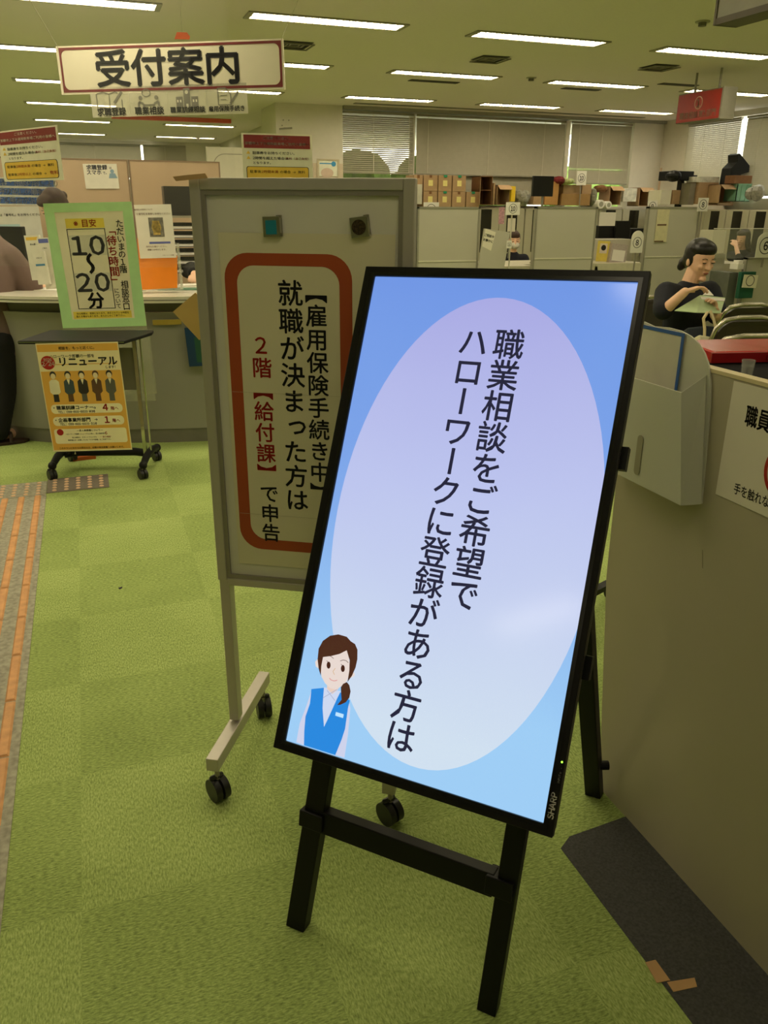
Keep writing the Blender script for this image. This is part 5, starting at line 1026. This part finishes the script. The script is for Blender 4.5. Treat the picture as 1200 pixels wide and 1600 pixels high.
def person(name, label, J, f, Hk, base, clothes, hair, hairm, hands=None, vox=.007, k=1., face=True, seated=True, up=(0, 0, 1), mask=False):
    """J: world points head, neck, chest, waist, hip, sl, sr, el, er, wl, wr, kl, kr, al, ar"""
    base = V(base); B = {a: V(b)-base for a, b in J.items()}; t = thing(name, label, 'person', Matrix.Translation(base))
    side = (B['sl']-B['sr']).normalized(); Hm = headm(B['head'], f, up); hm = MB(); add_head(hm, Hm, k)
    tor = [B['hip'], B['waist'], B['chest'], B['neck']-V((0, 0, .05))]
    def torso(mb, g=0): mb.limb(tor, [(.150*k+g, .105*k+g), (.120*k+g, .092*k+g), (.145*k+g, .100*k+g), (.085*k+g, .07*k+g)], sq=side, n=18)
    torso(hm); hm.limb([B['neck']-V((0, 0, .06)), B['neck'], B['head']+(B['neck']-B['head'])*.35], [.062*k, .050*k, .050*k])
    sf = V((-side.y, side.x, 0))
    for s in 'lr':
        hm.limb([B['s'+s], B['e'+s], B['w'+s]], [.046*k, .036*k, .025*k]); hm.limb([B['neck']-V((0, 0, .045)), B['s'+s]], [.05*k, .046*k])
        hp = B['hip']+side*(.085 if s == 'l' else -.085)*k
        hm.limb([hp, B['k'+s], B['a'+s]], [.080*k, .052*k, .036*k]); fd = V((Hm.col[0].x, Hm.col[0].y, 0)).normalized()
        hm.limb([B['a'+s]+V((0, 0, -.02)), B['a'+s]+fd*.13+V((0, 0, -.045))], [.036*k, .030*k])
        if hands and s in hands: hand(hm, B['w'+s], *hands[s])
        else: hand(hm, B['w'+s], (B['w'+s]-B['e'+s]), (0, 0, -1), k, .5)
    bd = part('body', bake(hm, vox, 3), skin, t)
    tm_ = MB(); torso(tm_, .014); g = .014
    for s in 'lr':
        sl = clothes.get('sleeve', .9); e = B['s'+s].lerp(B['e'+s], min(1, sl)); path = [B['s'+s], e]; rr = [.056*k+g, (.050*k+g)*clothes.get('loose', 1.)]
        if sl > 1: path.append(B['e'+s].lerp(B['w'+s], sl-1)); rr.append(.036*k+g)
        tm_.limb(path, rr); tm_.limb([B['neck']-V((0, 0, .075)), B['s'+s]], [.052*k+g, .054*k+g])
    if clothes.get('hem'): tm_.limb([B['waist'], B['hip']-V((0, 0, .06))], [(.135*k+g, .105*k+g), (.165*k+g, .125*k+g)], sq=side, n=18)
    part('shirt', bake(tm_, .010, 4), clothes['top'], t)
    pm_ = MB(); pm_.limb([B['hip'], B['waist']], [(.158*k, .115*k), (.128*k, .10*k)], sq=side)
    for s in 'lr':
        hp = B['hip']+side*(.085 if s == 'l' else -.085)*k; pm_.limb([hp, B['k'+s], B['a'+s]], [.098*k, .070*k, .060*k])
    part('trousers', bake(pm_, .012, 4), clothes['bottom'], t)
    if 'shoe' in clothes:
        for s in 'lr':
            fd = V((Hm.col[0].x, Hm.col[0].y, 0)).normalized(); a0 = V((B['a'+s].x, B['a'+s].y, .035)); sh = MB(); sh.limb([a0-fd*.05, a0+fd*.15], [(.045, .034), (.042, .032)], sq=side); part('shoe', bake(sh, .007, 2), clothes['shoe'], t)
    # hair
    K = Hm @ Matrix.Scale(k, 4); hh_ = MB()
    for (c, r) in hair: hh_.ell(c, r, K, nu=18, nv=12)
    ho = part('hair', bake(hh_, .006, 3), hairm, t)
    if face:
        fm = mat('eye_dark', (34, 24, 20), .3); lm = mat('lips', (178, 96, 84), .45); 
        for y in (-1, 1):
            part('eye', MB().ell((.0845, y*.031, .004), (.004, .014, .0042), K, nu=12, nv=6), fm, t); part('eyelid', MB().ell((.0835, y*.031, .010), (.006, .016, .007), K, nu=12, nv=6), skin, t)
            part('brow', MB().tube([K @ V((.086, y*.016, .024)), K @ V((.086, y*.032, .029)), K @ V((.078, y*.048, .024))], .0022, 6), fm, t)
        if not mask: part('lips', MB().ell((.086, 0, -.057), (.006, .019, .0055), K, nu=14, nv=6), lm, t)
    if mask:
        s2 = MB(); s2.ell((.052, 0, -.050), (.062, .068, .050), K, nu=18, nv=12); part('face_mask', bake(s2, .006, 2), mat('mask_white', (206, 200, 186), .6), t)
    return t
def seated(head, yaw, k=1., lean=.06, arms=.25):   # default sitting pose, facing yaw
    h = V(head); f = V((math.cos(yaw), math.sin(yaw), 0)); s = V((-f.y, f.x, 0)); Z = V((0, 0, 1))
    J = dict(head=h, neck=h-Z*.16*k-f*.02, chest=h-Z*.34*k-f*.04, waist=h-Z*.52*k-f*.06, hip=h-Z*.68*k-f*.10)
    for a, g in (('l', 1), ('r', -1)):
        J['s'+a] = h-Z*.235*k+s*g*.165*k-f*.03; J['e'+a] = J['s'+a]-Z*.26*k+s*g*.05+f*.08; J['w'+a] = J['e'+a]+f*.22-s*g*.10+Z*.02
        J['k'+a] = J['hip']+f*.42*k+s*g*.10; J['a'+a] = V((J['k'+a].x, J['k'+a].y, .06))-f*.02
    return J, f
CAP = [((-.022, 0, .040), (.090, .086, .092)), ((.028, 0, .078), (.060, .070, .042)), ((-.03, 0, .0), (.078, .084, .07))]
navy = mat('cloth_navy', (16, 18, 32), .85, var=.15, scale=40); black = mat('cloth_black', (16, 15, 16), .9, var=.1)
# the reading woman
dw = 5.15
fw = (CR*.27-CF*.80+V((0, 0, -.46))).normalized()
Jw = dict(head=D(1093, 406, dw), neck=D(1076, 446, dw+.06), chest=D(1073, 478, dw+.08), waist=D(1066, 515, dw+.14), hip=D(1060, 553, dw+.2),
          sr=D(1041, 458, dw-.02), sl=D(1108, 456, dw+.16), er=D(1036, 487, dw-.14), wr=D(1070, 456, dw-.26), el=D(1122, 496, dw+.02), wl=D(1116, 492, dw-.18),
          kr=D(1060, 590, dw-.30), kl=D(1105, 585, dw-.22), ar=D(1062, 660, dw-.34), al=D(1108, 656, dw-.26))
for a in ('ar', 'al'): Jw[a].z = .06
hairw = [((-.020, 0, .036), (.090, .083, .089)), ((.000, 0, .068), (.088, .080, .054)), ((-.03, 0, .0), (.076, .082, .07)), ((-.012, .066, .006), (.040, .017, .045)), ((-.012, -.066, .006), (.040, .017, .045)),
         ((-.085, -.030, -.040), (.036, .038, .034)), ((-.088, -.048, -.064), (.022, .024, .026)), ((.012, .076, -.030), (.006, .004, .030))]
wm = person('person', 'seated woman in a navy top with black hair tied back, reading green papers', Jw, fw, 1, (Jw['hip'].x, Jw['hip'].y, 0),
       dict(top=navy, bottom=black, sleeve=.88, loose=1.0, shoe=black), hairw, hairb, hands={'r': ((CR*.95+CU*.28-CF*.1), (-CU*.9+CF*.2), 1., .55, 1), 'l': ((-CR*.25+CU*.7-CF*.5), (-CR*.7-CF*.3), .95, .7, 1)}, vox=.0048, k=1.07, up=(0, 0, 1))
# booklet in her hands
def pd(x, y, d): return D(x, y, d)
bkp = [pd(1054, 486, 4.86), pd(1094, 462, 4.98), pd(1133, 466, 5.02), pd(1126, 490, 4.88), pd(1089, 489, 4.80)]
o0 = bkp[0]; bo = thing('booklet', 'pale green booklet held open by the seated woman', 'booklet', Matrix.Translation(o0)); up_ = V((0, 0, .004))
def slab(pts, dz=.004): n = len(pts); vs = [p-o0 for p in pts]+[p-o0+V((0, 0, dz)) for p in pts]; return MB().raw(vs, [tuple(range(n))[::-1], tuple(range(n, 2*n))]+[(i, (i+1) % n, n+(i+1) % n, n+i) for i in range(n)])
part('cover', slab([bkp[0], bkp[1], bkp[4]]), mat('paper_green', (176, 196, 150), .5, var=.06, scale=30), bo); part('cover', slab([bkp[1], bkp[2], bkp[3], bkp[4]]), mat('paper_green', (176, 196, 150), .5), bo)
part('page', slab([pd(1098, 461, 4.99), pd(1107, 453, 5.03), pd(1115, 462, 5.0)], .002), PAPER, bo); part('page', slab([pd(1094, 464, 4.955), pd(1133, 467, 4.995), pd(1132, 471, 4.98), pd(1096, 468, 4.94)], .003), PAPER, bo)
# her bag
tb2 = thing('tote_bag', 'navy tote bag with cream straps on the seated woman\'s lap', 'bag', Matrix.Translation(D(1095, 528, 4.75)))
part('body', MB(fr((0, 0, 0), CR, CU)).poly([(-.09, -.09), (.11, -.09), (.10, .055), (.02, .062), (-.10, .05)], -.05, .05), mat('bag_navy', (30, 38, 48), .8, var=.1), tb2, bev=.012)
part('strap', MB(fr((0, 0, 0), CR, CU)).tube([(-.002, -.05, .055), (0, .04, .058), (-.008, .10, .06), (.02, .14, .05)], [.009, .009, .009, .009], 8).tube([(.075, .02, .05), (.055, .10, .05), (.04, .15, .04)], .009, 8), mat('strap_cream', (206, 190, 146), .7), tb2, 'cream straps')
cbg = thing('cloth_bag', 'cream cloth bag beside the woman, behind the pamphlet holder', 'bag', Matrix.Translation(D(1112, 552, 4.6))); part('body', MB(fr((0, 0, 0), CR, CU)).poly([(-.10, -.12), (.06, -.12), (.05, .10), (-.0, .085), (-.09, .10)], -.04, .04), mat('bag_cream', (206, 200, 168), .8, var=.06), cbg, bev=.012)
# masked staff member
J, f = seated(D(803, 376, 10.6), math.radians(-100)); fm_ = (f+V((-.1, 0, -.12)))
person('person', 'masked staff member in a dark navy top with reddish hair, below the circled 10 sign', J, fm_, 1, (J['hip'].x, J['hip'].y, 0), dict(top=navy, bottom=black, sleeve=.9), CAP+[((-.04, .062, -.03), (.045, .024, .07)), ((-.04, -.062, -.03), (.045, .024, .07)), ((.06, 0, .062), (.028, .06, .03))], hairr, vox=.009, mask=True)
solo('lanyard', MB().tube([J['neck']+V((-.05, -.12, -.10)), J['neck']+V((-.01, -.16, -.26)), J['neck']+V((.04, -.12, -.10))], .004, 6), PAPER, 'pale lanyard around the masked staff member\'s neck', 'lanyard')
# long-haired staff member at the right
J, f = seated(D(1161, 373, 10.9), math.radians(190)); J['wr'] = D(1150, 385, 10.7); J['er'] = D(1156, 409, 10.6); J['wl'] = D(1138, 414, 10.0); J['el'] = D(1158, 415, 10.6)
person('person', 'staff member with long dark hair and black jacket, hand at the chin', J, (-.95, -.25, -.22), 1, (J['hip'].x, J['hip'].y, 0), dict(top=black, bottom=black, sleeve=1.3), CAP+[((-.05, 0, -.09), (.055, .082, .11)), ((-.07, .01, -.19), (.05, .075, .10)), ((-.0, .07, -.04), (.05, .022, .10)), ((0, -.07, -.04), (.05, .022, .10))], mat('hair_darkbrown', (44, 26, 20), .4, var=.3, scale=60), vox=.009)
# staff behind the counter at left (hair above the green sign)
J, f = seated(D(86, 324, 5.75), math.radians(195), lean=.1); J['wl'] = D(84, 436, 5.25); J['el'] = D(100, 440, 5.6)
person('person', 'staff member with brown tied hair bent behind the green-bordered waiting-time sign', J, (-.75, -.45, -.55), 1, (J['hip'].x, J['hip'].y, 0), dict(top=mat('shirt_pale_blue', (150, 176, 200), .8), bottom=black, sleeve=1.2), CAP+[((-.10, .0, .03), (.034, .036, .034)), ((.0, .07, -.02), (.05, .022, .07)), ((0, -.07, -.02), (.05, .022, .07)), ((.05, 0, .075), (.045, .066, .032))], hairr, vox=.008, k=1.0)
J, f = seated(D(322, 372, 6.2), math.radians(-110)); J['wr'] = D(303, 431, 5.6); J['er'] = D(306, 425, 5.85)
person('person', 'staff member in black behind the left edge of the whiteboard, hand resting on the counter', J, (-.3, -.9, -.1), 1, (J['hip'].x, J['hip'].y, 0), dict(top=black, bottom=black, sleeve=1.5), CAP, hairb, vox=.009)
# standing visitor at the left edge
dl = 4.72; pk = mat('shirt_mauve', (112, 92, 84), .85, var=.06, scale=8)
Js = dict(head=D(-52, 300, dl+.1), neck=D(-38, 345, dl+.05), chest=D(-16, 415, dl), waist=D(-14, 475, dl), hip=D(-20, 535, dl), sr=D(16, 402, dl-.02), sl=D(-100, 395, dl+.1), er=D(47, 450, dl+.10), wr=D(70, 450, dl+.28), el=D(-60, 450, dl+.4), wl=D(-20, 445, dl+.5),
          kr=D(6, 615, dl+.05), kl=D(-80, 612, dl+.1), ar=D(2, 682, dl+.12), al=D(-75, 690, dl+.0))
Js['ar'] = flz(2, 694, 0)+V((0, 0, .08)); Js['al'] = flz(-80, 700, 0)+V((0, 0, .08))
pt_ = person('person', 'standing visitor in mauve shirt and black trousers, elbow on the counter at the left edge', Js, (.45, .85, -.25), 1, (-.78, 5.0, 0), dict(top=pk, bottom=black, sleeve=1.25, loose=1.35, hem=1), CAP, hairb, vox=.009, hands={'r': ((.6, .7, -.1), (0, 0, -1), 1., .6, 1), 'l': ((.6, .7, -.1), (0, 0, -1), 1., .6, 1)})
for s in 'rl':
    q = Js['a'+s]; sd = thing('sandal', 'brown strapped sandal on the visitor\'s %s foot' % ('right' if s == 'r' else 'left'), 'sandal', loc(q.x, q.y, 0, math.radians(8))); 
    part('sole', MB().poly([(-.10, -.045), (.05, -.045), (.13, -.035), (.16, 0), (.13, .035), (.05, .045), (-.10, .045), (-.125, 0)], .0, .018), mat('sandal_brown', (50, 30, 22), .6), sd, bev=.004); part('strap', MB().tube([(.055, -.048, .015), (.06, -.03, .055), (.06, .03, .055), (.055, .048, .015)], [.011]*4, 8), mat('sandal_brown', (50, 30, 22), .6), sd)
    f_ = MB().limb([(-.04, 0, .04), (.06, 0, .035), (.115, 0, .028)], [(.034, .03), (.036, .018), (.034, .012)], sq=(0, 1, 0)); part('strap', MB().tube([(-.06, -.044, .015), (-.075, -.03, .07), (-.075, .03, .07), (-.06, .044, .015)], [.007]*4, 8), mat('sandal_brown', (50, 30, 22), .6), sd)
# hand gel on a bracket by the counter
p = onp(38, 525, qf+V((-.6, .28, 0)), nyaw(-36)); ge = thing('gel_dispenser', 'white pump dispenser in a bracket on the counter front, beside the standing visitor', 'dispenser', Matrix.Translation(p)); part('bottle', MB().cyl((0, 0, -.10), (0, 0, .02), .022, 16), mat('bottle_pale', (190, 188, 170), .4), ge, smooth=40); part('pump', MB().cyl((0, 0, .02), (0, 0, .05), .008, 10).box(-.03, .01, -.008, .008, .045, .055), PAPER, ge)
# black castor base seen between the sign and the desk panel
ob = thing('castor_stand', 'black wheeled base showing in the gap between the digital sign and the beige panel', 'stand', loc(1.50, 2.12)); part('column', MB().cyl((0, 0, .07), (0, 0, .75), .014, 12), blk, ob)
part('arm', MB().bar((0, 0, .085), (-.08, -.14, .07), .03, .02).bar((0, 0, .085), (.2, .1, .07), .03, .02).bar((0, 0, .085), (-.2, .12, .07), .03, .02), blk, ob); castor(ob, -.082, -.15, .027, .6); castor(ob, .2, .1, .027, .6); castor(ob, -.2, .12, .027, .6)
